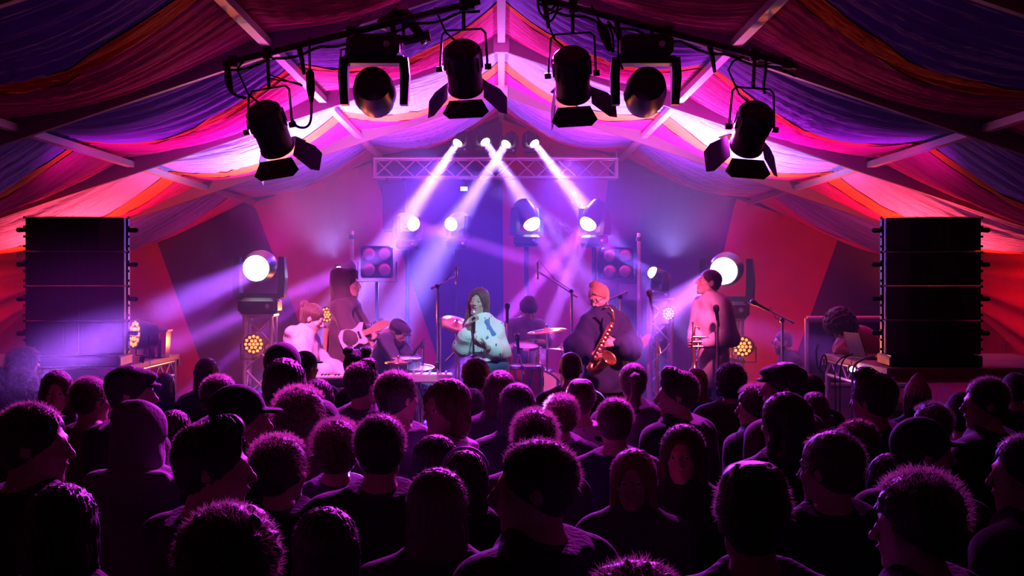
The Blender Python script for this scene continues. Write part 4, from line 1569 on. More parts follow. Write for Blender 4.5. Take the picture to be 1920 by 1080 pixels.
# the hanging back panel of the robe, the orange light on it put into its colour
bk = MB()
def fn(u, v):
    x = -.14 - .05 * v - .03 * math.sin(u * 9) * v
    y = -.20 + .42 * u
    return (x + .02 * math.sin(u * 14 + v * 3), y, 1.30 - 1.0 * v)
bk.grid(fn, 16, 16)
o_ = bk.build('robe_panel', cloth('robe_orange_lit', (.55, .25, .12)), P2, smooth=True)
sm = o_.modifiers.new('thick', 'SOLIDIFY'); sm.thickness = .012
GTR_J, GTR_B = J, B

# the percussionist ---------------------------------------------------
J, B = pixel_joints(14.2, dict(pelvis=(712, 718), neck=(727, 632), head=(747, 622), head_rot=(-118, -34, 0), shr=(722, 640, -.19), shl=(736, 630, .18),
                               elr=(742, 678, -.24), ell=(770, 668, .1), wrr=(784, 682, -.2), wrl=(790, 684, .02)))
legs_default(J, True)
P3 = performer('bearded percussionist in a flat cap bent over his table', J, B, SKIN[1], DARKTROU, beard=True,
               hands=[dict(wrist=J['wrr'], fdir=(1, 0, -.25), palm=(0, .3, -1), side=-1, curl=40), dict(wrist=J['wrl'], fdir=(1, -.1, -.25), palm=(0, -.3, -1), side=1, curl=40)])
add_hair(P3, J, 'short', HAIR['dark'], seed=6)
add_hair(P3, J, 'flatcap', cloth('cap_tweed', (.16, .15, .2)), 'flat_cap', seed=6)
link('jumper', sleeve_garment('jumper', J, cloth('jumper_navy', (.10, .09, .16)), ease=.014, hem=.12, amp=.007, seed=9), P3)

# the singer ----------------------------------------------------------
J, B = pixel_joints(13.0, dict(pelvis=(919, 684), neck=(904, 601), head=(897, 566), head_rot=(162, 4, -6), shr=(883, 617, -.04), shl=(930, 615, .06),
                               elr=(868, 650, -.12), ell=(938, 658, -.02), wrr=(882, 613, -.24), wrl=(914, 652, -.22)))
legs_default(J)
P4 = performer('singer with long wavy hair, white patterned shirt and jeans', J, B, SKIN[0], JEANS, fem=True, mouth=.007, vox=.006,
               hands=[dict(wrist=J['wrr'], fdir=(.12, -.15, 1), palm=(.9, -.2, 0), side=-1, curl=62, thumb=55),
                      dict(wrist=J['wrl'], fdir=(-1, -.25, .45), palm=(.2, .6, 1), side=-1, curl=14, thumb=10)])
sw = add_hair(P4, J, 'longwave', HAIR['auburn'], seed=7)
shirt = cloth('shirt_white', (.85, .85, .83))
ntx = shirt.node_tree
vor = ntx.nodes.new('ShaderNodeTexVoronoi')
vor.inputs['Scale'].default_value = 11
mpv = ntx.nodes.new('ShaderNodeMapping'); mpv.inputs['Scale'].default_value = (2.6, 1.2, 1.0); mpv.inputs['Rotation'].default_value = (0.3, .5, .4)
tcv = ntx.nodes.new('ShaderNodeTexCoord'); ntx.links.new(tcv.outputs['Object'], mpv.inputs[0]); ntx.links.new(mpv.outputs[0], vor.inputs['Vector'])
cr = ntx.nodes.new('ShaderNodeValToRGB'); cr.color_ramp.interpolation = 'CONSTANT'
cr.color_ramp.elements[0].color = (.03, .03, .08, 1); cr.color_ramp.elements[1].color = (.85, .85, .83, 1); cr.color_ramp.elements[1].position = .17
ntx.links.new(vor.outputs['Distance'], cr.inputs[0]); ntx.links.new(cr.outputs[0], ntx.nodes['Principled BSDF'].inputs['Base Color'])
link('shirt', sleeve_garment('shirt', J, shirt, ease=.016, hem=-.04, amp=.012, seed=12, fem=True, puff=.030, sleeve=.72, vox=.007), P4)
Ts, up_, fw_, sh_ = torso_prims(J, True)
ne_ = Vector(J['neck'])
me_, _ = sdf_mesh('neck_scarf', [cap(ne_ + fw_ * .05 - sh_ * .06 + up_ * .015, ne_ + fw_ * .085 + up_ * -.02, .02, .024, .02), cap(ne_ + fw_ * .05 + sh_ * .06 + up_ * .015, ne_ + fw_ * .085 + up_ * -.02, .02, .024, .02),
                                 cap(ne_ + fw_ * .09 + up_ * -.03, ne_ + fw_ * .12 + up_ * -.16 + sh_ * .05, .020, .03, .02), cap(ne_ + fw_ * .09 + up_ * -.03, ne_ + fw_ * .12 + up_ * -.14 - sh_ * .03, .020, .028, .02)], .006, folds(3, .004, 60))
set_mats(me_, [cloth('scarf_blue', (.14, .24, .55))])
link('neck_scarf', me_, P4)
pe_ = Vector(J['pelvis'])
bm_ = MB()
up2 = up_
bm_.loft([[pe_ + up2 * (.075 + z) + (sh_ * math.cos(a) * .160 + fw_ * math.sin(a) * .118) * 1.03 for a in [k * math.pi / 12 for k in range(24)]] for z in (0, .04)])
bm_.build('belt', MT['blackcloth'], P4, smooth=False)
SING_J, SING_B = J, B

# the drummer ---------------------------------------------------------
J, B = pixel_joints(14.9, dict(pelvis=(980, 690), neck=(983, 606), head=(991, 584), head_rot=(-168, -26, 0), shr=(956, 612, .0), shl=(1012, 612, .02),
                               elr=(948, 650, -.08), ell=(1024, 644, -.08), wrr=(966, 664, -.30), wrl=(998, 640, -.30)))
legs_default(J, True)
P5 = performer('bearded drummer in a dark beanie and grey shirt behind the kit', J, B, SKIN[0], DARKTROU, beard=True,
               hands=[dict(wrist=J['wrr'], fdir=(.5, -1, .1), palm=(0, 0, -1), side=-1, curl=60, thumb=40), dict(wrist=J['wrl'], fdir=(-.6, -1, .1), palm=(0, 0, -1), side=1, curl=60, thumb=40)])
add_hair(P5, J, 'beanie', cloth('beanie_wine', (.10, .03, .06)), 'beanie', seed=3)
link('shirt', sleeve_garment('shirt', J, cloth('tee_grey', (.22, .24, .27)), ease=.014, hem=.12, amp=.007, seed=14, sleeve=.55), P5)
DR_J, DR_B = J, B

# the saxophonist -----------------------------------------------------
J, B = pixel_joints(12.6, dict(pelvis=(1136, 706), neck=(1133, 588), head=(1123, 559), head_rot=(146, -18, 8), shr=(1106, 609, -.06), shl=(1163, 607, .10),
                               elr=(1080, 650, -.10), ell=(1179, 654, -.08), wrr=(1106, 668, -.30), wrl=(1156, 642, -.32)))
legs_default(J)
P6 = performer('saxophonist in a dark oversized jumper with glasses and beard', J, B, SKIN[0], DARKTROU, beard=True,
               hands=[dict(wrist=J['wrr'], fdir=(.8, -.5, -.1), palm=(.3, .6, .2), side=1, curl=38), dict(wrist=J['wrl'], fdir=(-.9, -.35, .0), palm=(-.2, .7, -.2), side=-1, curl=38)])
add_hair(P6, J, 'topknot', HAIR['blond'], seed=9)
add_glasses(P6, J)
link('jumper', sleeve_garment('jumper', J, mat('jumper_indigo', (.022, .022, .075), .9, noise=.2, nscale=9, bump=.3, bscale=60), ease=.036, hem=.14, amp=.014, seed=15, puff=.03, girth=1.12, collar=.004), P6)
SAX_J, SAX_B = J, B

# the trumpeter -------------------------------------------------------
J, B = pixel_joints(12.5, dict(pelvis=(1340, 704), neck=(1334, 562), head=(1329, 530), head_rot=(98, 14, 0), shr=(1316, 574, .12), shl=(1356, 574, -.12),
                               elr=(1306, 624, .10), ell=(1370, 632, -.14), wrr=(1303, 646, -.12), wrl=(1322, 644, -.26)))
legs_default(J)
P7 = performer('trumpeter in a pale overshirt looking up to one side', J, B, SKIN[0], JEANS, 
               hands=[dict(wrist=J['wrr'], fdir=(-.5, -.5, .1), palm=(.8, -.3, 0), side=1, curl=44), dict(wrist=J['wrl'], fdir=(-1, .05, -.02), palm=(.1, 1, 0), side=-1, curl=44)])
add_hair(P7, J, 'buzz', HAIR['brown'], seed=9)
link('overshirt', sleeve_garment('overshirt', J, cloth('overshirt_pale', (.62, .54, .56)), ease=.022, hem=.10, amp=.011, seed=16, puff=.010, collar=.010), P7)
TR_J, TR_B = J, B

# seated man at the side of the stage ---------------------------------
J, B = pixel_joints(15.5, dict(pelvis=(1486, 742), neck=(1478, 664), head=(1468, 641), head_rot=(96, -8, 0), shr=(1472, 680, .18), shl=(1492, 682, -.18),
                               elr=(1468, 716, .2), ell=(1490, 722, -.2), wrr=(1446, 724, .1), wrl=(1450, 726, -.1)))
legs_default(J, True)
P8 = performer('seated man in glasses and dark shirt at the right stage edge', J, B, SKIN[0], DARKTROU, beard=True,
               hands=[dict(wrist=J['wrr'], fdir=(-1, 0, -.1), palm=(0, 0, -1), side=1), dict(wrist=J['wrl'], fdir=(-1, 0, -.1), palm=(0, 0, -1), side=-1)])
add_hair(P8, J, 'buzz', HAIR['brown'], seed=10)
add_glasses(P8, J)
link('shirt', sleeve_garment('shirt', J, cloth('tee_black', (.03, .03, .05)), ease=.014, hem=.12, amp=.007, seed=17, sleeve=.5), P8)

# the technician bent over the side desk ------------------------------
J, B = pixel_joints(13.7, dict(pelvis=(1650, 668), neck=(1594, 618, -.40), head=(1576, 611, -.52), head_rot=(110, -52, 0), shr=(1588, 630, -.30), shl=(1604, 628, -.46),
                               elr=(1572, 660, -.50), ell=(1574, 655, -.80), wrr=(1596, 668, -.55), wrl=(1606, 664, -.85)))
legs_default(J)
P9 = performer('technician in a red shirt bent low over the side desk', J, B, SKIN[0], DARKTROU,
               hands=[dict(wrist=J['wrr'], fdir=(1, 0, -.1), palm=(0, 0, -1), side=-1), dict(wrist=J['wrl'], fdir=(1, 0, -.1), palm=(0, 0, -1), side=1)])
add_hair(P9, J, 'afro', HAIR['dark'], seed=11)
link('shirt', sleeve_garment('shirt', J, cloth('tee_red', (.55, .12, .20)), ease=.016, hem=.08, amp=.006, seed=18, sleeve=.5), P9)
wl = Vector(J['ell']).lerp(Vector(J['wrl']), .82)
wd = (Vector(J['wrl']) - Vector(J['ell'])).normalized()
MB().cyl(wl - wd * .012, wl + wd * .012, .042, n=16).build('watch_strap', MT['black'], P9)

# ---------------------------------------------------------------- the crowd
TOPC = {
    'black': cloth('coat_black', (.012, .012, .018)), 'navy': cloth('coat_navy', (.02, .024, .055)), 'grey': cloth('coat_grey', (.10, .10, .115)),
    'wine': cloth('coat_wine', (.07, .02, .03)), 'tan': cloth('coat_tan', (.22, .15, .10)), 'pale': cloth('coat_pale', (.50, .46, .48)), 'purple': cloth('coat_purple', (.09, .05, .12)),
    'lilac': cloth('hoodie_grey', (.26, .20, .27)),
    'red': cloth('coat_red', (.30, .04, .06)), 'denimj': cloth('jacket_denim', (.10, .14, .24)),
}
leo = cloth('top_leopard', (.6, .5, .5))
nl = leo.node_tree
v_ = nl.nodes.new('ShaderNodeTexVoronoi'); v_.inputs['Scale'].default_value = 20
t_ = nl.nodes.new('ShaderNodeTexCoord'); nl.links.new(t_.outputs['Object'], v_.inputs['Vector'])
c_ = nl.nodes.new('ShaderNodeValToRGB'); c_.color_ramp.interpolation = 'CONSTANT'
c_.color_ramp.elements[0].color = (.01, .01, .015, 1); c_.color_ramp.elements[1].color = (.7, .6, .62, 1); c_.color_ramp.elements[1].position = .34
nl.links.new(v_.outputs['Distance'], c_.inputs[0]); nl.links.new(c_.outputs[0], nl.nodes['Principled BSDF'].inputs['Base Color'])
TOPC['leopard'] = leo

CJ = dict(STAND)
CJ['shr'], CJ['shl'] = (.178, -.015, 1.395), (-.178, -.015, 1.395)
CJ['elr'], CJ['ell'] = (.215, -.01, 1.13), (-.215, -.01, 1.13)
CJ['wrr'], CJ['wrl'] = (.15, .19, 1.02), (-.15, .19, 1.02)
CJF = dict(CJ)
CJF['shr'], CJF['shl'] = (.158, -.015, 1.385), (-.158, -.015, 1.385)
CJF['elr'], CJF['ell'] = (.19, -.01, 1.12), (-.19, -.01, 1.12)
CJF['wrr'], CJF['wrl'] = (.13, .18, 1.02), (-.13, .18, 1.02)
BODY = {}


def crowd_body(sex, yaw, pitch=0):
    key = (sex, yaw, pitch)
    if key in BODY:
        return BODY[key]
    J = dict(CJF if sex == 'f' else CJ)
    J['head_rot'] = (yaw, pitch, 0)
    fem = sex == 'f'
    T, up, fw, sh = torso_prims(J, fem)
    A, L = limb_prims(J)
    HR = rotm(yaw, pitch)
    hp, ne = Vector(J['head']), Vector(J['neck'])
    P = L + T + A + place(head_prims(fem), HR, hp) + [cap(ne - up * .03, hp + HR @ Vector((0, -.025, -.055)), .055 if not fem else .048, .050 if not fem else .043, .03)]
    P += hand_prims(J['wrr'], (-.4, .9, -.1), (-.5, 0, -1), -1, curl=35) + hand_prims(J['wrl'], (.4, .9, -.1), (.5, 0, -1), 1, curl=35)
    me, c = sdf_mesh('body', P, .010)
    idx = np.zeros(len(c), int)
    idx[c[:, 2] < .99] = 1
    idx[(c[:, 2] < 1.1) & (c[:, 1] > .17) & (c[:, 2] > .9)] = 0
    idx[c[:, 2] < .07] = 2
    set_mats(me, [SKIN[0], DARKTROU, MT['rubber']], idx)
    BODY[key] = me
    return me


GARM = {}


def crowd_top(sex, kind):
    key = (sex, kind)
    if key not in GARM:
        J = CJF if sex == 'f' else CJ
        o = dict(coat=dict(ease=.034, hem=.22, amp=.012, collar=.020, puff=.008, arm=1.1), hoodie=dict(ease=.024, hem=.10, amp=.010, hood=True, puff=.006),
                 tee=dict(ease=.014, hem=.10, amp=.006, sleeve=.5), jumper=dict(ease=.020, hem=.10, amp=.008, collar=.004))[kind]
        GARM[key] = sleeve_garment(kind, J, [TOPC['black']], seed=len(GARM) + 30, fem=sex == 'f', vox=.011, **o)
    return GARM[key]


HAIRM = {}
HW = {'short': (.174, .129), 'buzz': (.162, .123), 'flattop': (.178, .142), 'quiff': (.178, .150), 'curly': (.222, .155), 'afro': (.275, .180), 'fuzzy': (.198, .142), 'bob': (.196, .137),
      'long': (.192, .135), 'longwave': (.192, .135), 'ponytail': (.170, .127), 'bun': (.170, .127), 'topknot': (.178, .165), 'spacebuns': (.174, .147), 'beanie': (.194, .168),
      'bobblebeanie': (.190, .192), 'flatcap': (.190, .126), 'cap': (.178, .135), 'backcap': (.178, .135), 'hood': (.222, .165), 'lowbun': (.174, .129)}
UNDER = {'beanie': 'short', 'flatcap': 'short', 'cap': 'short', 'backcap': 'short', 'bobblebeanie': 'bob', 'hood': 'short'}
CAPM = {'beanie': cloth('knit_dark', (.05, .03, .05)), 'flatcap': cloth('tweed_dark', (.045, .04, .045)), 'cap': cloth('cap_black', (.015, .015, .02)), 'backcap': cloth('cap_navy', (.02, .02, .04)),
        'bobblebeanie': cloth('knit_pink', (.55, .22, .30))}


def crowd_hair(style, var):
    k = (style, var)
    if k not in HAIRM:
        HAIRM[k] = set_mats(hair_mesh(style, var * 7 + 1, .0075), [HAIR['dark']])
    return HAIRM[k]


WISP = [wisp_mesh(.028, 2600, .026, 1), wisp_mesh(.010, 1600, .018, 2), wisp_mesh(.052, 4000, .028, 3)]
WM = bpy.data.materials.new('hair_wisps')
WM.use_nodes = True
nw = WM.node_tree
pb = nw.nodes['Principled BSDF']
pb.inputs['Base Color'].default_value = (.30, .19, .15, 1)
pb.inputs['Roughness'].default_value = .4
tb = nw.nodes.new('ShaderNodeBsdfTranslucent')
tb.inputs['Color'].default_value = (.60, .42, .34, 1)
mx_ = nw.nodes.new('ShaderNodeMixShader')
mx_.inputs[0].default_value = .6
nw.links.new(pb.outputs[0], mx_.inputs[1])
nw.links.new(tb.outputs[0], mx_.inputs[2])
nw.links.new(mx_.outputs[0], nw.nodes['Material Output'].inputs['Surface'])
for w_ in WISP:
    w_.materials.append(WM)


def objmat(o, m, slot=0):
    o.material_slots[slot].link = 'OBJECT'
    o.material_slots[slot].material = m


# x, y of the top of the head, width of the head in the photograph; hair, its colour, sex, turn of the body, turn of the head, top, its colour, label
CROWD = [
    (48, 652, 52, 'fuzzy', 'brown', 'm', -45, -45, 'coat', 'navy', 'person with fuzzy hair in profile, standing highest beside the left speaker stack'),
    (6, 688, 40, 'short', 'dark', 'm', -45, -45, 'coat', 'black', 'person in profile cut off by the left edge, face rimmed blue'),
    (42, 690, 62, 'curly', 'brown', 'f', 0, 0, 'coat', 'wine', 'person with curly hair rimmed pink in the beam at far left'),
    (106, 694, 60, 'longwave', 'brown', 'f', -130, -40, 'coat', 'black', 'long-haired woman at far left facing away from the stage'),
    (172, 706, 62, 'short', 'brown', 'm', 0, -45, 'jumper', 'tan', 'man with neat short hair in a tan jumper at left'),
    (247, 686, 74, 'flatcap', 'dark', 'm', -45, -45, 'coat', 'black', 'person in a dark flat cap in profile below the left truss table'),
    (308, 698, 50, 'long', 'brown', 'f', 0, 0, 'coat', 'black', 'woman with straight long hair right of the flat cap at left'),
    (388, 670, 50, 'longwave', 'auburn', 'f', 0, 0, 'jumper', 'purple', 'tall long-haired woman standing alone under the left tower beam'),
    (414, 702, 60, 'lowbun', 'dark', 'f', 0, -40, 'coat', 'black', 'woman with dark hair in a low bun left of the truss tower'),
    (452, 720, 82, 'cap', 'dark', 'm', -45, -45, 'coat', 'black', 'person in a black peaked cap in profile below the left tower'),
    (243, 734, 60, 'fuzzy', 'brown', 'm', 0, 0, 'coat', 'navy', 'person with frizzy hair just behind the hooded figure'),
    (267, 747, 96, 'hood', 'dark', 'm', 0, -45, 'hoodie', 'lilac', 'person with a grey-purple hood up, left side of the crowd'),
    (328, 768, 62, 'bob', 'brown', 'f', 0, 0, 'coat', 'wine', 'person with bobbed hair right of the hooded figure'),
    (66, 755, 100, 'short', 'dark', 'm', -45, -45, 'coat', 'black', 'big dark-haired man in profile, near the left edge'),
    (402, 780, 112, 'quiff', 'dark', 'm', -45, -45, 'coat', 'black', 'man in profile looking right, pink rim along his face, dark coat'),
    (425, 765, 54, 'curly', 'brown', 'm', 0, 0, 'coat', 'wine', 'curly-haired person just behind the man in profile at left'),
    (465, 790, 48, 'short', 'brown', 'm', 0, 0, 'coat', 'wine', 'person half hidden right of the man in profile at left'),
    (530, 641, 62, 'backcap', 'dark', 'm', 0, 0, 'coat', 'black', 'tall person in a backwards cap before the keyboard player'),
    (574, 657, 42, 'cap', 'dark', 'm', 0, -45, 'coat', 'black', 'person in a dark cap directly below the keyboard player'),
    (534, 671, 74, 'bob', 'dark', 'f', 0, 0, 'coat', 'black', 'person with thick bobbed dark hair in front of the backwards cap'),
    (671, 649, 50, 'spacebuns', 'dark', 'f', 0, 0, 'jumper', 'black', 'woman with hair in two buns below the guitarist'),
    (681, 673, 56, 'quiff', 'dark', 'm', 0, -45, 'coat', 'grey', 'man with short dark hair and collar in front of the two buns'),
    (746, 695, 66, 'short', 'dark', 'm', 0, -45, 'jumper', 'purple', 'person with violet-white rim on hair and ear, centre left'),
    (834, 710, 82, 'bob', 'auburn', 'f', 92, 40, 'coat', 'pale', 'smiling young person with bobbed hair facing left in a pale jacket'),
    (892, 670, 54, 'curly', 'auburn', 'm', 0, 0, 'coat', 'wine', 'curly-topped person standing right below the singer'),
    (938, 694, 58, 'long', 'brown', 'f', 0, 0, 'coat', 'purple', 'woman with smooth long hair right below the singer'),
    (884, 728, 52, 'long', 'dark', 'f', 0, 0, 'coat', 'black', 'woman with dark long hair just right of the smiling face'),
    (970, 718, 68, 'longwave', 'dark', 'f', 0, 0, 'coat', 'black', 'woman with dark long wavy hair in the middle of the crowd'),
    (568, 726, 80, 'fuzzy', 'brown', 'm', 0, -45, 'coat', 'wine', 'stocky man with frizzy hair rimmed pink, centre left'),
    (597, 710, 60, 'bob', 'dark', 'f', 0, 0, 'coat', 'black', 'person with dark bob behind the frizzy-haired stocky man'),
    (632, 786, 90, 'fuzzy', 'brown', 'm', 0, 0, 'coat', 'denimj', 'person with a violet glow across head and shoulders, left of centre'),
    (713, 777, 86, 'short', 'dark', 'm', 0, 0, 'coat', 'black', 'broad man with short dark hair and black coat, left of centre'),
    (528, 817, 94, 'fuzzy', 'dark', 'm', 0, -45, 'coat', 'black', 'man with thick dark hair rimmed magenta, front left'),
    (820, 815, 88, 'bob', 'dark', 'f', 0, -40, 'coat', 'black', 'person with rounded dark bob in the centre front rows'),
    (872, 843, 92, 'bob', 'dark', 'f', 0, 0, 'coat', 'black', 'woman with a hairband over dark hair near the centre front'),
    (820, 877, 116, 'long', 'brown', 'f', 0, 0, 'coat', 'black', 'woman with straight smooth long hair, nearest at centre'),
    (430, 940, 196, 'afro', 'brown', 'm', 0, 0, 'coat', 'black', 'person with a big round mass of curls at bottom left'),
    (1070, 660, 42, 'buzz', 'brown', 'm', 0, 0, 'jumper', 'wine', 'tall close-cropped person below the drum kit, right of singer'),
    (1089, 710, 56, 'flattop', 'brown', 'm', 0, 0, 'tee', 'leopard', 'person in a pink and black animal-print top'),
    (1187, 680, 52, 'ponytail', 'brown', 'f', 0, 0, 'coat', 'grey', 'woman with a long ponytail below the saxophonist'),
    (1268, 689, 60, 'quiff', 'dark', 'm', 45, 45, 'coat', 'black', 'man with dark hair in profile facing left, below the trumpeter'),
    (1305, 690, 44, 'long', 'blond', 'f', 0, 0, 'coat', 'denimj', 'fair long-haired woman right behind the man in profile'),
    (1370, 680, 60, 'curly', 'dark', 'm', 0, 0, 'coat', 'wine', 'person with curly dark hair below the right tower'),
    (1003, 768, 84, 'fuzzy', 'dark', 'f', 0, 0, 'coat', 'purple', 'person with tousled dark hair and furry collar at centre'),
    (1153, 746, 68, 'short', 'brown', 'm', 0, 0, 'jumper', 'navy', 'man with short hair and wide navy shoulders, centre right'),
    (1000, 825, 118, 'short', 'dark', 'm', 45, 45, 'coat', 'black', 'round-headed man half turned left, centre front'),
    (1187, 843, 92, 'long', 'blond', 'f', 170, 0, 'coat', 'grey', 'fair long-haired woman turned towards the camera'),
    (1280, 797, 86, 'longwave', 'brown', 'f', 165, 0, 'coat', 'black', 'brown-haired woman facing away from the stage, right of centre'),
    (1414, 722, 62, 'fuzzy', 'dark', 'm', 45, 45, 'coat', 'black', 'bearded man in profile facing left, right of centre'),
    (1410, 865, 132, 'flattop', 'dark', 'm', 0, 0, 'coat', 'purple', 'big man with flat-topped hair in front at right'),
    (1053, 740, 42, 'fuzzy', 'auburn', 'f', 0, 0, 'coat', 'purple', 'person in violet light left of the animal-print top'),
    (1468, 680, 68, 'flatcap', 'dark', 'm', 45, 45, 'coat', 'wine', 'man in a flat cap facing left at right of centre'),
    (1522, 702, 46, 'long', 'dark', 'f', 0, 0, 'coat', 'black', 'woman with dark straight hair right of the flat cap man'),
    (1470, 735, 84, 'long', 'dark', 'f', 0, 40, 'coat', 'black', 'woman with heavy dark hair in front of the flat cap man'),
    (1526, 735, 60, 'longwave', 'brown', 'f', 0, 0, 'coat', 'wine', 'long-haired woman in a furry collar at right'),
    (1636, 690, 70, 'quiff', 'dark', 'm', 0, 45, 'coat', 'black', 'man with swept-up dark hair below the right truss table'),
    (1719, 699, 48, 'bobblebeanie', 'brown', 'f', 0, 0, 'coat', 'black', 'person in a pink knitted hat below the right speakers'),
    (1846, 708, 66, 'short', 'dark', 'm', 45, 45, 'coat', 'black', 'tall dark-haired man facing left near the right edge'),
    (1745, 755, 66, 'fuzzy', 'dark', 'm', 0, 45, 'coat', 'black', 'person with tousled hair left of the tall man at right'),
    (1732, 782, 88, 'cap', 'dark', 'm', -45, -45, 'coat', 'black', 'person in a peaked cap pointing right, near the right edge'),
    (1606, 786, 86, 'curly', 'auburn', 'm', 0, 0, 'coat', 'black', 'person with curly hair rimmed violet, right'),
    (1555, 808, 98, 'short', 'brown', 'm', 0, 45, 'coat', 'black', 'man with short rounded hair in front of the curly head at right'),
    (1902, 700, 48, 'short', 'dark', 'm', 0, 0, 'coat', 'black', 'person at the right edge under the speaker platform'),
    (1668, 850, 96, 'bob', 'dark', 'f', 0, 0, 'coat', 'black', 'person with a dark bob low at right'),
    (1800, 736, 46, 'beanie', 'dark', 'f', 0, 0, 'coat', 'purple', 'person in a knitted hat behind the tall man at right'),
    (1715, 885, 140, 'fuzzy', 'dark', 'm', 45, 45, 'coat', 'black', 'large dark figure in profile facing left, bottom right'),
    (1190, 1046, 210, 'curly', 'auburn', 'f', 0, 0, 'coat', 'black', 'top of a curly head at the bottom edge, right of centre'),
    (1918, 815, 100, 'short', 'dark', 'm', 45, 45, 'coat', 'black', 'dark figure cut off by the right edge, rimmed violet'),
    (612, 950, 132, 'bob', 'dark', 'f', 0, 0, 'coat', 'black', 'person with bobbed hair and dark jacket, bottom left of centre'),
    (120, 905, 130, 'bob', 'dark', 'f', 0, 0, 'coat', 'black', 'shadowy figure at the bottom left corner'),
]


def crowd_place():
    n = len(CROWD)
    px = np.array([c[0] for c in CROWD], float)
    py = np.array([c[1] for c in CROWD], float)
    wd = np.array([HW[c[3]][0] for c in CROWD])
    tp = np.array([HW[c[3]][1] for c in CROWD])
    pw_ = np.array([c[2] for c in CROWD], float)
    d = F_PX * wd * .97 / pw_
    d0 = np.clip(d, 1.8, 10.9)
    sc = lambda d: (2.25 - (py - 525) * d / F_PX) / (1.632 + tp)
    for it in range(30):
        s = sc(d0)
        s2 = np.clip(s, .90, 1.10)
        need = (2.25 - s2 * (1.632 + tp)) * F_PX / (py - 525)
        d0 = np.where(np.abs(s - s2) > 1e-4, need, d0)
    d0 = np.minimum(d0, 10.9)
    d = d0.copy()
    for it in range(900):
        x = (px - 940) / F_PX * d
        push = (d0 - d) * .02
        for i in range(n):
            dx = (x - x[i]) / .54
            dy = (d - d[i]) / .40
            q = np.sqrt(dx * dx + dy * dy)
            q[i] = 9
            m = q < 1.0
            if m.any():
                sgn = np.sign(d[i] - d)
                sgn[sgn == 0] = 1
                push[i] += (sgn * (1 - q) * .10)[m].sum()
        d = np.clip(d + np.clip(push, -.03, .03), d0 * .80, np.minimum(d0 * 1.2, 10.9))
        s = sc(d)
        bad = (s > 1.15) | (s < .85)
        d = np.where(bad, d * .7 + d0 * .3, d)
    return d, sc(d)


CD, CS = crowd_place()
for i, (x, y, w, style, hc, sex, rz, hy, kind, tc, label) in enumerate(CROWD):
    d, s = float(CD[i]), float(CS[i])
    top = W(x, y, d)
    head_off = Matrix.Rotation(R(rz), 3, 'Z') @ Vector(CJ['head']) * s
    loc = Vector((top.x - head_off.x, top.y - head_off.y, 0))
    o = link('person', crowd_body(sex, hy), None, loc, (0, 0, R(rz)))
    o.scale = (s, s, s)
    tag(o, label, 'person')
    if d < 4.4 or i % 3 == 0:
        pass
    HR = rotm(hy)
    hp = Vector(CJ['head'])
    g = link({'coat': 'coat', 'hoodie': 'hoodie', 'tee': 'top', 'jumper': 'jumper'}[kind], crowd_top(sex, kind), o)
    objmat(g, TOPC[tc])

    def put(name, me, m=None, dz=0.0):
        h = link(name, me, o, hp + HR @ Vector((0, 0, dz)))
        h.rotation_euler = HR.to_euler()
        if m is not None:
            objmat(h, m)
        return h
    if style in UNDER:
        put('hair', crowd_hair(UNDER[style], i % 2), HAIR[hc])
        if style == 'hood':
            put('hood', crowd_hair('hood', 0), TOPC[tc])
        else:
            put({'flatcap': 'flat_cap', 'cap': 'peaked_cap', 'backcap': 'peaked_cap', 'beanie': 'beanie', 'bobblebeanie': 'beanie'}[style], crowd_hair(style, 0), CAPM[style])
    else:
        put('hair', crowd_hair(style, i % 2), HAIR[hc])
        if style not in ('ponytail', 'spacebuns', 'buzz'):
            wv = put('hair_wisps', WISP[{'curly': 0, 'fuzzy': 0, 'afro': 2}.get(style, 1)])
            wv['kind'] = 'stuff'
    if 'furry' in label:
        put('fur_collar', crowd_hair('furhood', 0), mat('fur', (.30, .22, .20), .8, bump=.6, bscale=200), -.03)
    if 'hairband' in label:
        m = MB()
        m.tube([(math.cos(a) * .098, .02, .036 + math.sin(a) * .104) for a in [k * math.pi / 16 for k in range(17)]], .010, 8)
        hb = m.build('hairband', mat('band_violet', (.28, .18, .5), .5), o, smooth=True, loc=hp)
        hb.rotation_euler = HR.to_euler()
    if abs(rz) > 60:
        for k in (-1, 1):
            e = link('eye', EYE_ME, o, hp + HR @ Vector((k * .031, .0785, .002)))
            e.rotation_euler = HR.to_euler()

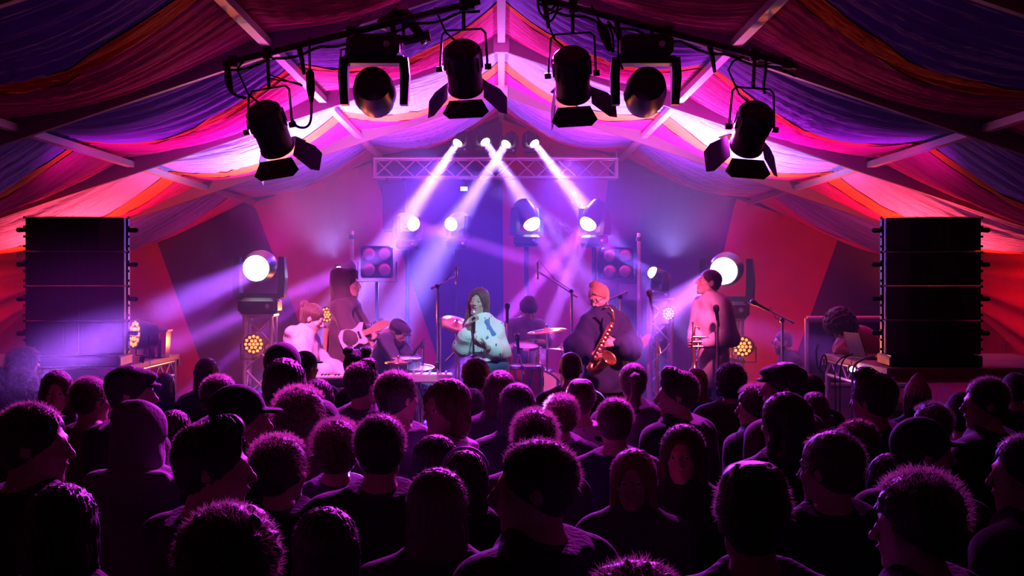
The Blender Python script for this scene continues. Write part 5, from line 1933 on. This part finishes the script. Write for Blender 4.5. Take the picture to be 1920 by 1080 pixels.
# ---------------------------------------------------------------- instruments and stage gear
def mic_stand(label, d, joint, tip=None, tail=None, mic='dynamic', mic_dir=None, pole_to=None, group=None):
    """pole from the stage to the joint, boom from tail to tip (pixels), microphone at the tip"""
    jp = W(joint[0], joint[1], d)
    t = thing('microphone_stand', label, 'microphone stand', (jp.x, d, STAGE_Z))
    o = t.location
    h = jp.z - STAGE_Z
    MB().cyl((0, 0, .10), (0, 0, h * .55), .013, n=10).cyl((0, 0, h * .55), (0, 0, h), .009, n=10).build('pole', MT['steel'], t, smooth=True, angle=40)
    MB().cyl((0, 0, h * .55 - .03), (0, 0, h * .55 + .03), .019, n=10).build('clutch', MT['black'], t)
    for k in range(3):
        a = k * 2.094 + .4
        MB().tube([(0, 0, .20), (.28 * math.cos(a), .28 * math.sin(a), .012)], .009, 6).build('tripod_leg', MT['black'], t)
    tipv = Vector((0, 0, h))
    if tip:
        a = (W(tail[0], tail[1], d) if tail else jp) - o
        b = W(tip[0], tip[1], d) - o
        MB().cyl(a, b, .008, n=8).build('boom', MT['steel'], t, smooth=True, angle=40)
        MB().cyl(jp - o - Vector((0, .02, 0)), jp - o + Vector((0, .02, 0)), .022, n=10).build('boom_clamp', MT['black'], t)
        tipv = b
        if tail:
            MB().cyl(a, a.lerp(b, .12), .014, n=10).build('counterweight', MT['steel'], t)
    if mic:
        dr = Vector(mic_dir or (0, 0, -1)).normalized()
        m = MB()
        if mic == 'pencil':
            m.lathe([(.009, -.09), (.0115, -.08), (.0115, .08), (.009, .085)], tipv, dr, 10)
        else:
            m.lathe([(.010, -.08), (.0125, -.07), (.016, .05), (.024, .06), (.027, .085), (.024, .105), (.012, .115)], tipv, dr, 12)
        m.build('microphone', MT['steel'] if mic == 'pencil' else MT['black'], t, smooth=True, angle=40)
        c0 = tipv - dr * .08
        MB().tube([c0, c0 + Vector((.01, 0, .03)), c0.lerp(Vector((0, 0, h)), .5) + Vector((0, 0, -.02)), Vector((.012, 0, h)), Vector((.016, -.01, h * .5)), Vector((.03, -.02, .02))], .004, 5).build('cable', MT['rubber'], t, smooth=True)
    return t


mic_stand('boom stand with a pencil microphone left of the singer', 13.7, (820, 537), (856, 517), (808, 541), 'pencil', (0, 0, -1))
mic_stand('boom stand with a pencil microphone hanging over the drums', 14.25, (1071, 546), (1008, 508), (1083, 557), 'pencil', (0, 0, -1))
mic_stand('empty short boom stand left of the singer\'s hip', 12.9, (860, 653), (836, 677), None, None)
mic_stand('tall straight stand right behind the singer\'s shoulder', 13.5, (951, 590), None, None, 'dynamic', (0, 0, 1))
mic_stand('boom stand with a black microphone in front of the rack tom', 13.25, (979, 690), (971, 648), (981, 702), 'dynamic', (-.1, .1, 1))
mic_stand('boom stand with a black microphone right of the saxophonist', 12.3, (1231, 632), (1221, 566), (1236, 662), 'dynamic', (-.2, -.25, .9))
mic_stand('slim stand with a small microphone beside the percussion table', 13.5, (826, 612), None, None, 'pencil', (.05, 0, 1))
mic_stand('microphone stand right in front of the trumpeter', 12.15, (1345, 596), None, None, 'dynamic', (-.15, -.2, 1))
mic_stand('boom microphone stand standing right of the trumpeter', 13.0, (1466, 601), (1428, 575), (1489, 606), 'dynamic', (-.85, 0, .45))
mic_stand('small boom stand with a microphone over the percussion table', 13.8, (792, 650), (784, 650), (795, 640), 'dynamic', (-.6, 0, -.7))
mic_stand('boom stand standing behind the saxophonist\'s shoulder', 13.7, (1163, 557), (1142, 562), (1176, 547), None)

# handheld microphone
mp = W(888, 588, 12.73)
t = thing('handheld_microphone', 'silver-headed microphone the singer holds to her mouth', 'microphone', mp)
MB().lathe([(.010, -.18), (.013, -.16), (.018, -.03), (.020, -.02)], (0, 0, 0), (-.02, .1, 1), 14).build('handle', MT['blackplastic'], t, smooth=True, angle=40)
MB().sphere((0, 0, .005), (.026, .026, .030), 14, 10).build('grille', MT['alu'], t, smooth=True)
MB().tube([(0, -.02, -.18), (.0, -.02, -.25), (.01, -.02, -.45), (.02, -.03, -.7), (.05, .0, mp.z * -1 + STAGE_Z + .02)], .005, 6).build('cable', MT['rubber'], t, smooth=True)


# ---- drums
SPARK = mat('drum_blue_sparkle', (.30, .45, .75), .25, .3, noise=.5, nscale=120)
REDW = mat('drum_red_wrap', (.55, .08, .05), .3, .1, noise=.3, nscale=60)
SKINW = mat('drum_head', (.75, .7, .72), .5)


def drum(label, px, py, d, r, h, tilt=(0, 0), shell=SPARK, name='tom_drum', cat='drum', legs=True, axis=None, group=None):
    c = W(px, py, d)
    t = thing(name, label, cat, (c.x, c.y, STAGE_Z))
    o = t.location
    ax = Vector(axis or (math.sin(R(tilt[0])), -math.sin(R(tilt[1])), 1)).normalized()
    cc = c - o
    MB().lathe([(r, -h / 2), (r, h / 2)], cc, ax, 28, cap=False).build('shell', shell, t, smooth=True)
    MB().lathe([(r * .985, h / 2 - .005), (r * .97, h / 2 + .004), (.001, h / 2 + .005)], cc, ax, 28).build('batter_head', SKINW, t)
    MB().lathe([(.001, -h / 2 - .005), (r * .97, -h / 2 - .004), (r * .985, -h / 2 + .005)], cc, ax, 28).build('bottom_head', SKINW, t)
    for s_ in (1, -1):
        m = MB()
        m.lathe([(r * 1.0, s_ * h / 2 - .012), (r * 1.045, s_ * h / 2 - .012), (r * 1.045, s_ * h / 2 + .012), (r * .99, s_ * h / 2 + .012)], cc, ax, 28, cap=False)
        m.build('hoop', MT['steel'], t, smooth=True, angle=40)
    q = Vector((0, 0, 1)).rotation_difference(ax)
    for k in range(8):
        e = q @ Vector((math.cos(k * math.pi / 4 + .2), math.sin(k * math.pi / 4 + .2), 0)) * r * 1.03
        MB().cyl(cc + e + ax * h * .45, cc + e - ax * h * .45, .006, n=6).box(cc + e, (.02, .02, h * .3), q.to_matrix()).build('lug', MT['steel'], t)
    if legs:
        for k in range(3):
            a = k * 2.094 + .5
            m = MB()
            e = Vector((math.cos(a), math.sin(a), 0))
            m.tube([cc + e * r * 1.02 + Vector((0, 0, -h * .1)), Vector((cc.x, cc.y, 0)) + e * r * 1.1 + Vector((0, 0, .02))], .010, 6)
            m.build('leg', MT['steel'], t)
    return t


drum('blue sparkle tom right of the singer', 985, 670, 14.15, .128, .235, (3, 14), name='tom_drum')
drum('red-lit tom tucked close beside the singer\'s elbow', 962, 668, 14.5, .115, .20, (-6, 10), REDW, name='tom_drum')
drum('large floor tom below the blue sparkle tom', 986, 716, 13.75, .165, .30, (0, 2), REDW, name='floor_tom')
drum('bass drum at the foot of the kit', 1012, 742, 14.5, .27, .36, name='bass_drum', shell=REDW, axis=(-.15, -1, 0), legs=True)
drum('shallow snare drum by the drummer\'s knee', 952, 700, 14.3, .17, .13, (0, 4), MT['alu'], name='snare_drum')
drum('white-topped small drum on the percussion table side', 784, 706, 13.7, .15, .16, (0, 8), SPARK, name='snare_drum')
drum('grey conga-like drum left on the percussion riser', 760, 712, 13.75, .14, .40, (0, 4), SPARK, name='hand_drum')


def cymbal(label, px, py, d, r, tilt, name='cymbal_stand', two=False):
    c = W(px, py, d)
    t = thing(name, label, 'cymbal', (c.x, c.y, STAGE_Z))
    cc = c - t.location
    ax = Vector((math.sin(R(tilt[0])), -math.sin(R(tilt[1])), 1)).normalized()
    MB().lathe([(.006, .030), (.022, .026), (.040, .008), (r * .6, .0), (r, -.012), (r * .6, -.004), (.04, .003), (.006, .020)], cc, ax, 36, cap=False).build('cymbal', MT['gold'], t, smooth=True)
    if two:
        MB().lathe([(.006, -.05), (.04, -.035), (r * .6, -.028), (r, -.018), (r * .6, -.032), (.04, -.04), (.006, -.055)], cc, ax, 36, cap=False).build('lower_cymbal', MT['gold'], t, smooth=True)
    MB().cyl((cc.x, cc.y, .1), cc - Vector((0, 0, .03)), .011, n=8).cyl(cc - Vector((0, 0, .03)), cc + ax * .06, .004, n=6).build('pole', MT['steel'], t, smooth=True, angle=40)
    MB().lathe([(.012, .03), (.015, .045), (.010, .06)], cc, ax, 10).build('wing_nut', MT['steel'], t)
    for k in range(3):
        a = k * 2.094 + .9
        MB().tube([(0, 0, .22), (.25 * math.cos(a), .25 * math.sin(a), .012)], .009, 6).build('tripod_leg', MT['steel'], t)
    return t


cymbal('ride cymbal tilted at the drummer\'s raised hand', 1026, 619, 14.35, .20, (-6, 6))
cymbal('low crash cymbal on the right of the kit', 1052, 655, 14.2, .21, (4, -3))
cymbal('dark crash cymbal left of the singer\'s hair', 855, 607, 14.6, .17, (18, 34))
cymbal('hi-hat in front of the percussionist', 747, 677, 13.6, .13, (0, 4), 'hi_hat', True)

# percussion rig: small desk with knobs, sampler
def desk(label, px, py, d, w, dep, name, cat, keys=0, col=None, stand=True, yaw=0.0):
    c = W(px, py, d)
    t = thing(name, label, cat, (c.x, c.y, STAGE_Z), R(yaw))
    h = c.z - STAGE_Z
    MB().bevbox((0, 0, h - .04), (w, dep, .08), .012).build('case', col or MT['blackplastic'], t)
    if keys:
        m = MB()
        kw = (w - .08) / keys
        for k in range(keys):
            m.box((-w / 2 + .04 + kw * (k + .5), -dep * .20, h + .006), (kw * .9, dep * .5, .014))
        o_ = m.build('white_keys', MT['white'], t)
        o_['kind'] = 'stuff'
        m = MB()
        for k in range(keys - 1):
            if k % 7 not in (2, 6):
                m.box((-w / 2 + .04 + kw * (k + 1), -dep * .10, h + .016), (kw * .5, dep * .3, .016))
        o_ = m.build('black_keys', MT['black'], t)
        o_['kind'] = 'stuff'
        MB().box((0, dep * .32, h + .004), (w * .9, dep * .22, .008)).build('control_panel', MT['alu'], t)
    else:
        for i in range(5):
            for j in range(2):
                MB().cyl((-w * .36 + w * .18 * i, -dep * .2 + dep * .4 * j, h), (-w * .36 + w * .18 * i, -dep * .2 + dep * .4 * j, h + .022), .012, n=8).build('knob', MT['alu'], t)
    if stand:
        for k in (-1, 1):
            MB().bar((-w * .32, k * dep * .3, .02), (w * .32, k * dep * .3, h - .08), .03).build('stand_bar', MT['black'], t)
            MB().bar((w * .32, k * dep * .3, .02), (-w * .32, k * dep * .3, h - .08), .03).build('stand_bar', MT['black'], t)
        for k in (-1, 1):
            MB().bar((k * w * .32, -dep * .5, .015), (k * w * .32, dep * .5, .015), .03).build('foot', MT['black'], t)
    return t


desk('keyboard under the keyboard player\'s hands', 668, 706, 11.85, .86, .30, 'keyboard', 'keyboard', keys=28)
desk('sampler deck right of the percussionist\'s hand', 806, 700, 13.3, .42, .26, 'sampler', 'sampler', col=MT['alu'])
desk('small mixer standing between keyboard and percussion', 716, 706, 12.9, .36, .28, 'mixing_desk', 'mixer', col=MT['alu'])

# seats
for lab, px, d, z in (('drum stool under the drummer', 980, 15.0, None), ('stool under the percussionist', 708, 14.3, None), ('chair box under the seated man', 1488, 15.5, None)):
    pe = {'drum stool under the drummer': DR_J['pelvis'][2]}.get(lab)
    src = {'drum stool under the drummer': P5, 'stool under the percussionist': P3, 'chair box under the seated man': P8}[lab]
    zmin = {'drum stool under the drummer': DR_J}.get(lab)
    hz_ = W(px, {'drum stool under the drummer': 690, 'stool under the percussionist': 718, 'chair box under the seated man': 742}[lab], d).z - STAGE_Z - .135
    t = thing('stool', lab.replace('chair box', 'black stool'), 'stool', (src.location.x, src.location.y, STAGE_Z))
    MB().lathe([(.15, hz_ - .08), (.165, hz_ - .06), (.165, hz_ - .02), (.15, hz_)], (0, 0, 0), (0, 0, 1), 20).build('seat', MT['blackcloth'], t, smooth=True, angle=40)
    MB().cyl((0, 0, .08), (0, 0, hz_ - .07), .018, n=10).build('post', MT['steel'], t)
    for k in range(3):
        a = k * 2.094
        MB().tube([(0, 0, .18), (.24 * math.cos(a), .24 * math.sin(a), .012)], .011, 6).build('leg', MT['steel'], t)


# ---- electric guitars
def guitar(label, body, head, d0, d1, col, name='electric_guitar', roll=0.0, s=1.0, stand=False, face=(0.25, -1, .15)):
    A, Bq = W(body[0], body[1], d0), W(head[0], head[1], d1)
    t = thing(name, label, 'guitar', A)
    x = (Bq - A).normalized()
    n = Vector(face)
    n = (n - x * n.dot(x)).normalized()
    y = n.cross(x)
    M = Matrix((x, y, n)).transposed().to_4x4()
    out = [(-.20, .0), (-.19, .09), (-.13, .145), (-.05, .135), (.02, .105), (.08, .115), (.15, .155), (.195, .14), (.17, .09), (.14, .045), (.14, -.045), (.16, -.09), (.16, -.135), (.10, -.14), (.03, -.10), (-.05, -.125), (-.13, -.145), (-.19, -.09)]
    out = [(a * s, b * s) for a, b in out]
    m = MB(); m.M = M
    m.prism(out, .042)
    m.build('body', col, t)
    L = (Bq - A).length
    m = MB(); m.M = M
    m.prism([(a * .5 + .02, b * .5 - .035) for a, b in out], .006, Matrix.Translation((.0, 0, .024)))
    m.build('pickguard', col, t)
    m = MB(); m.M = M
    m.box(((L - .05 + .10) / 2, 0, .026), (L - .05 - .10, .050, .024))
    m.build('neck', MT['wood'], t)
    m = MB(); m.M = M
    m.prism([(L - .06, -.026), (L - .06, .026), (L + .03, .052), (L + .11, .030), (L + .12, -.01), (L + .02, -.034)], .016, Matrix.Translation((0, 0, .02)))
    hs = m.build('headstock', MT['wood'], t)
    for k in range(6):
        m = MB(); m.M = M
        m.cyl((L - .04 + .022 * k, .04 + .002 * k, .02), (L - .04 + .022 * k, .066, .02), .006, n=6)
        m.build('tuning_peg', MT['steel'], hs)
    m = MB(); m.M = M
    for k in range(3):
        m.box((-.06 + .06 * k, 0, .030), (.02, .07, .010))
    m.build('pickups', MT['black'], t)
    return t


guitar('pale electric guitar in the hooded guitarist\'s hands', (664, 632), (709, 614), 12.98, 12.95, mat('guitar_cream', (.75, .66, .62), .25), s=.68, face=(.55, -1, .25))
bg = guitar('bass guitar standing behind the saxophonist, only neck showing', (1168, 692), (1204, 646), 13.6, 13.7, mat('bass_dark', (.06, .03, .03), .25), name='bass_guitar', s=.9)
t = thing('guitar_stand', 'black stand propping the bass guitar', 'stand', (bg.location.x, 13.72, STAGE_Z))
hh = bg.location.z - STAGE_Z
MB().cyl((0, .02, .02), (0, .02, hh + .05), .014, n=8).build('pole', MT['black'], t)
for k in range(3):
    a = k * 2.094
    MB().tube([(0, .02, .25), (.25 * math.cos(a), .02 + .25 * math.sin(a), .012)], .011, 6).build('leg', MT['black'], t)
MB().tube([(-.12, -.14, hh - .16), (-.12, .02, hh - .16), (.12, .02, hh - .16), (.12, -.14, hh - .16)], .012, 6).build('cradle', MT['black'], t)
# strap of the guitar in use belongs to the guitar
gt = bpy.data.objects['electric_guitar']
sa, sb = Vector(GTR_J['shl']) + GTR_B - gt.location, Vector(GTR_J['neck']) + GTR_B - gt.location
MB().tube([Vector((.10, 0, .08)), sa.lerp(sb, .35) + Vector((.06, -.12, .02)), sa.lerp(sb, .55) + Vector((0, .02, .075)), sa.lerp(sb, .5) + Vector((-.10, .16, -.10))], .014, 6).build('strap', MT['blackcloth'], gt, smooth=True)

# ---- saxophone
D = 12.28
t = thing('saxophone', 'brass saxophone held across the saxophonist\'s front', 'saxophone', W(1130, 640, D))
o = t.location
P = [W(1148, 604, D) - o, W(1136, 630, D) - o, W(1121, 656, D) - o, W(1110, 680, D) - o]
MB().tube(P, [.014, .020, .027, .033], 16).build('body_tube', MT['brass'], t, smooth=True)
bw = [W(1110, 680, D) - o, W(1107, 690, D) - o, W(1112, 697, D - .01) - o, W(1121, 694, D - .03) - o, W(1128, 684, D - .05) - o]
MB().tube(bw, [.033, .036, .038, .040, .044], 16).build('bow', MT['brass'], t, smooth=True)
b0, b1 = W(1128, 684, D - .05) - o, W(1141, 664, D - .09) - o
bd = (b1 - b0).normalized()
L = (b1 - b0).length
bell_dir = (bd + Vector((.25, -.55, 0))).normalized()
MB().lathe([(.044, 0), (.050, L * .5), (.060, L * .85), (.074, L), (.071, L * .99), (.052, L * .8), (.040, L * .4), (.001, L * .35)], b0, bell_dir, 24, cap=False).build('bell', MT['brass'], t, smooth=True)
MB().tube([P[0], W(1150, 596, D) - o, W(1149, 584, D) - o, W(1143, 577, D) - o, W(1135, 577, D + .03) - o], [.013, .012, .011, .010, .009], 12).build('crook', MT['brass'], t, smooth=True)
MB().tube([W(1136, 577, D + .03) - o, W(1128, 580, D + .06) - o], [.012, .008], 10).build('mouthpiece', MT['black'], t, smooth=True)
for k in range(9):
    f = .12 + k * .095
    p = P[0].lerp(P[3], f) + Vector((.012, -.03, .0))
    MB().lathe([(.014 + f * .010, 0), (.014 + f * .010, .006), (.004, .010)], p, (.3, -1, .1), 10).build('key_cup', MT['brass'], t, smooth=True, angle=40)
for k in (-1, 1):
    off = Vector((k * .024, -.016, 0))
    MB().tube([P[0].lerp(P[3], .08) + off, P[3] + off], .004, 6).build('key_rod', MT['brass'], t)
MB().tube([W(1150, 604, D) - o, W(1146, 592, D + .0) - o, W(1140, 586, D + .10) - o], .008, 6).build('neck_strap', MT['blackcloth'], t)

# ---- trumpet
D = 12.22
t = thing('trumpet', 'trumpet held upright in the trumpeter\'s hands', 'trumpet', W(1303, 645, D))
o = t.location
w_ = lambda x, y, dd=0: W(x, y, D + dd) - o
MB().tube([w_(1299, 602), w_(1299, 606), w_(1299, 640), w_(1299, 672), w_(1302, 678), w_(1307, 676), w_(1309, 668), w_(1309, 630)], [.009, .006, .006, .006, .006, .006, .006, .006], 10).build('leadpipe', MT['brass'], t, smooth=True)
MB().lathe([(.008, 0), (.006, .01), (.009, .03)], w_(1299, 600), (0, 0, -1), 12).build('mouthpiece', MT['steel'], t, smooth=True)
MB().tube([w_(1312, 618), w_(1308, 612), w_(1303, 614), w_(1302, 625), w_(1302, 660), w_(1302, 680), w_(1302, 690), w_(1302, 697)], [.008, .008, .008, .008, .010, .016, .030, .058], 18, cap=False).build('bell', MT['brass'], t, smooth=True)
for k in range(3):
    c = w_(1309 + 1, 632 + 9 * k)
    m = MB().cyl(c + Vector((-.05, 0, 0)), c + Vector((.06, 0, 0)), .011, n=10)
    m.cyl(c + Vector((.06, 0, 0)), c + Vector((.085, 0, 0)), .004, n=6).cyl(c + Vector((.083, 0, 0)), c + Vector((.09, 0, 0)), .010, n=10)
    m.build('valve', MT['steel'], t, smooth=True, angle=40)

# ---------------------------------------------------------------- the side platforms' clutter
c = W(289, 664, 12.7)
t = thing('clear_tub', 'clear plastic tub lit violet on the left platform', 'tub', (c.x, c.y, PZ))
CLEAR = mat('clear_plastic', (.8, .75, .9), .15)
bc = CLEAR.node_tree.nodes['Principled BSDF']
bc.inputs['Transmission Weight'].default_value = .85
bc.inputs['IOR'].default_value = 1.2
m = MB()
m.loft([[(x * k, y * k, z) for x, y in ((-.13, -.09), (.13, -.09), (.13, .09), (-.13, .09))] for z, k in ((0, .92), (.24, 1.0))], cap=False)
m.add([(-.12, -.083, .004), (.12, -.083, .004), (.12, .083, .004), (-.12, .083, .004)], [(0, 1, 2, 3)])
m.build('tub', CLEAR, t)
m = MB()
for a, b in (((-.135, -.095), (.135, -.095)), ((.135, -.095), (.135, .095)), ((.135, .095), (-.135, .095)), ((-.135, .095), (-.135, -.095))):
    m.bar((a[0], a[1], .24), (b[0], b[1], .24), .016)
m.build('rim', mat('tub_rim', (.6, .55, .7), .3), t)
for k in range(3):
    MB().cyl((-.07 + .06 * k, 0, .006), (-.07 + .06 * k, 0, .16), .02, n=12).build('bottle', mat('tub_bottle', (.55, .5, .6), .25), t, smooth=True, angle=40)
c = W(312, 671, 12.9)
t = thing('paper_sheet', 'white sheet of paper at the edge of the left platform', 'paper', (c.x - .06, 12.85, PZ + .001), R(12))
MB().box((0, 0, .002), (.21, .297, .004)).build('sheet', MT['white'], t)
for n_, (px, d) in enumerate(((1640, 12.4),)):
    c = W(px, 660, d)
    t = thing('laptop', 'open dark laptop beside the right speaker stack', 'laptop', (c.x - .03, d, PZ), R(100))
    MB().bevbox((0, 0, .010), (.33, .23, .018), .004).build('base', MT['black'], t)
    MB().box((0, .15, .125), (.33, .008, .225), Matrix.Rotation(R(-18), 3, 'X')).build('lid', MT['black'], t)
    MB().box((0, -.02, .020), (.28, .12, .003)).build('keyboard', MT['blackplastic'], t)
t = thing('work_light', 'small glaring work light clamped to the inner edge of the right platform', 'work light', (2.97, 12.0, 1.465))
MB().bar((0, .03, .03), (.08, .06, .03), .02).build('clamp', MT['black'], t)
MB().bevbox((0, .03, .03), (.07, .05, .06), .01).build('housing', MT['black'], t)
MB().lathe([(.024, 0), (.022, .006), (.001, .009)], (0, .004, .03), (0, -1, 0), 14).build('lens', mat('work_lamp_glass', (1, .9, 1), .2, emit=(1, .75, 1.0), estr=40), t)
for k, (lab, pts, r) in enumerate((('thick pale cable hanging down from the right platform', [(1640, 668), (1622, 672), (1605, 682), (1599, 696), (1598, 730), (1596, 790), (1595, 850)], .010),
                                   ('thin dark cable drooping over the right platform edge, inner one', [(1590, 666), (1575, 674), (1566, 690), (1566, 720), (1567, 790)], .006),
                                   ('thin dark cable drooping over the right platform edge, outer one', [(1600, 664), (1586, 670), (1577, 686), (1575, 710), (1575, 790)], .006),
                                   ('coil of black cable hung at the far corner of the right platform', [(1534, 645), (1530, 660), (1534, 690), (1545, 698), (1550, 680), (1545, 665), (1538, 680), (1536, 697)], .008))):
    dd = 11.55 if k < 3 else 12.6
    t = hanging_cable(lab, pts, dd, r)
    if k == 0:
        t.children[0].data.materials[0] = mat('cable_grey', (.5, .48, .52), .5)
# handrail behind the right platform
t = thing('handrail', 'steel handrail frame at the back of the right platform', 'handrail', (W(1513, 600, 14.6).x, 14.6, STAGE_Z))
hr = W(1513, 597, 14.6).z - STAGE_Z
MB().cyl((0, 0, 0), (0, 0, hr), .024, n=10).build('post', MT['alu'], t)
MB().cyl((1.2, 0, 0), (1.2, 0, hr), .024, n=10).build('post', MT['alu'], t)
MB().cyl((0, 0, hr), (1.2, 0, hr), .024, n=10).build('top_rail', MT['alu'], t)
MB().cyl((0, 0, hr * .5), (1.2, 0, hr * .5), .018, n=10).build('mid_rail', MT['alu'], t)
MB().box((.6, .012, hr * .72), (1.16, .01, hr * .5)).build('infill_panel', MT['blackcloth'], t)
# flight cases stowed on the stage beneath the right platform
for k, (x, y, z, w, h, lab) in enumerate(((3.45, 12.1, 0, .62, .40, 'lower flight case under the right platform, nearest the stage'), (3.43, 12.1, .405, .55, .28, 'shallow case stacked on the lower flight case'),
                                          (4.25, 12.0, 0, .66, .48, 'flight case under the outer half of the right platform'))):
    t = thing('flight_case', lab, 'case', (x, y, STAGE_Z + z))
    MB().bevbox((0, 0, h / 2), (w, .5, h), .015).build('body', mat('case_red', (.16, .05, .07), .5, noise=.2, nscale=12), t)
    for zz in (.012, h - .012):
        MB().box((0, -.252, zz), (w, .012, .024)).build('edge_trim', MT['alu'], t)
    for kx in (-1, 1):
        MB().box((kx * w * .28, -.256, h * .62), (.05, .014, .06)).build('latch', MT['alu'], t)

# ---------------------------------------------------------------- phrases shared by repeats
PHRASE = {'microphone_stand': 'microphone stands among the band', 'led_par_light': 'LED pars glowing orange around the stage', 'line_array_speaker': 'stacked line-array speakers',
          'truss_tower': 'truss towers carrying moving heads', 'cymbal_stand': 'cymbals of the drum kit', 'tom_drum': 'drums on the stage', 'snare_drum': 'drums on the stage', 'cable': 'cables hanging from bars and decks',
          'profile_spotlight': 'small profile lamps on the left bar', 'power_box': 'dimmer boxes on the bars', 'lighting_bar': 'scaffold bars over the crowd', 'lighting_stand': 'black stands of the middle row',
          'blinder_light': 'unlit blinders at the stage back', 'stool': 'stools on the stage', 'flight_case': 'cases under the right platform', 'speaker_platform': 'raised speaker decks', 'speaker_dolly': 'bases of the speaker stacks',
          'upright_pole': 'bright poles at the stage back', 'moving_head_light': 'moving heads around the stage'}
crowd_names = set(c[-1] for c in CROWD)
for o in list(bpy.data.objects):
    if o.parent is None and o.get('category') and not o.get('group'):
        k = o.name.split('.')[0]
        if k in PHRASE:
            o['group'] = PHRASE[k]
        elif k == 'person':
            o['group'] = 'audience watching the band' if o['label'] in crowd_names else 'band and crew on stage'
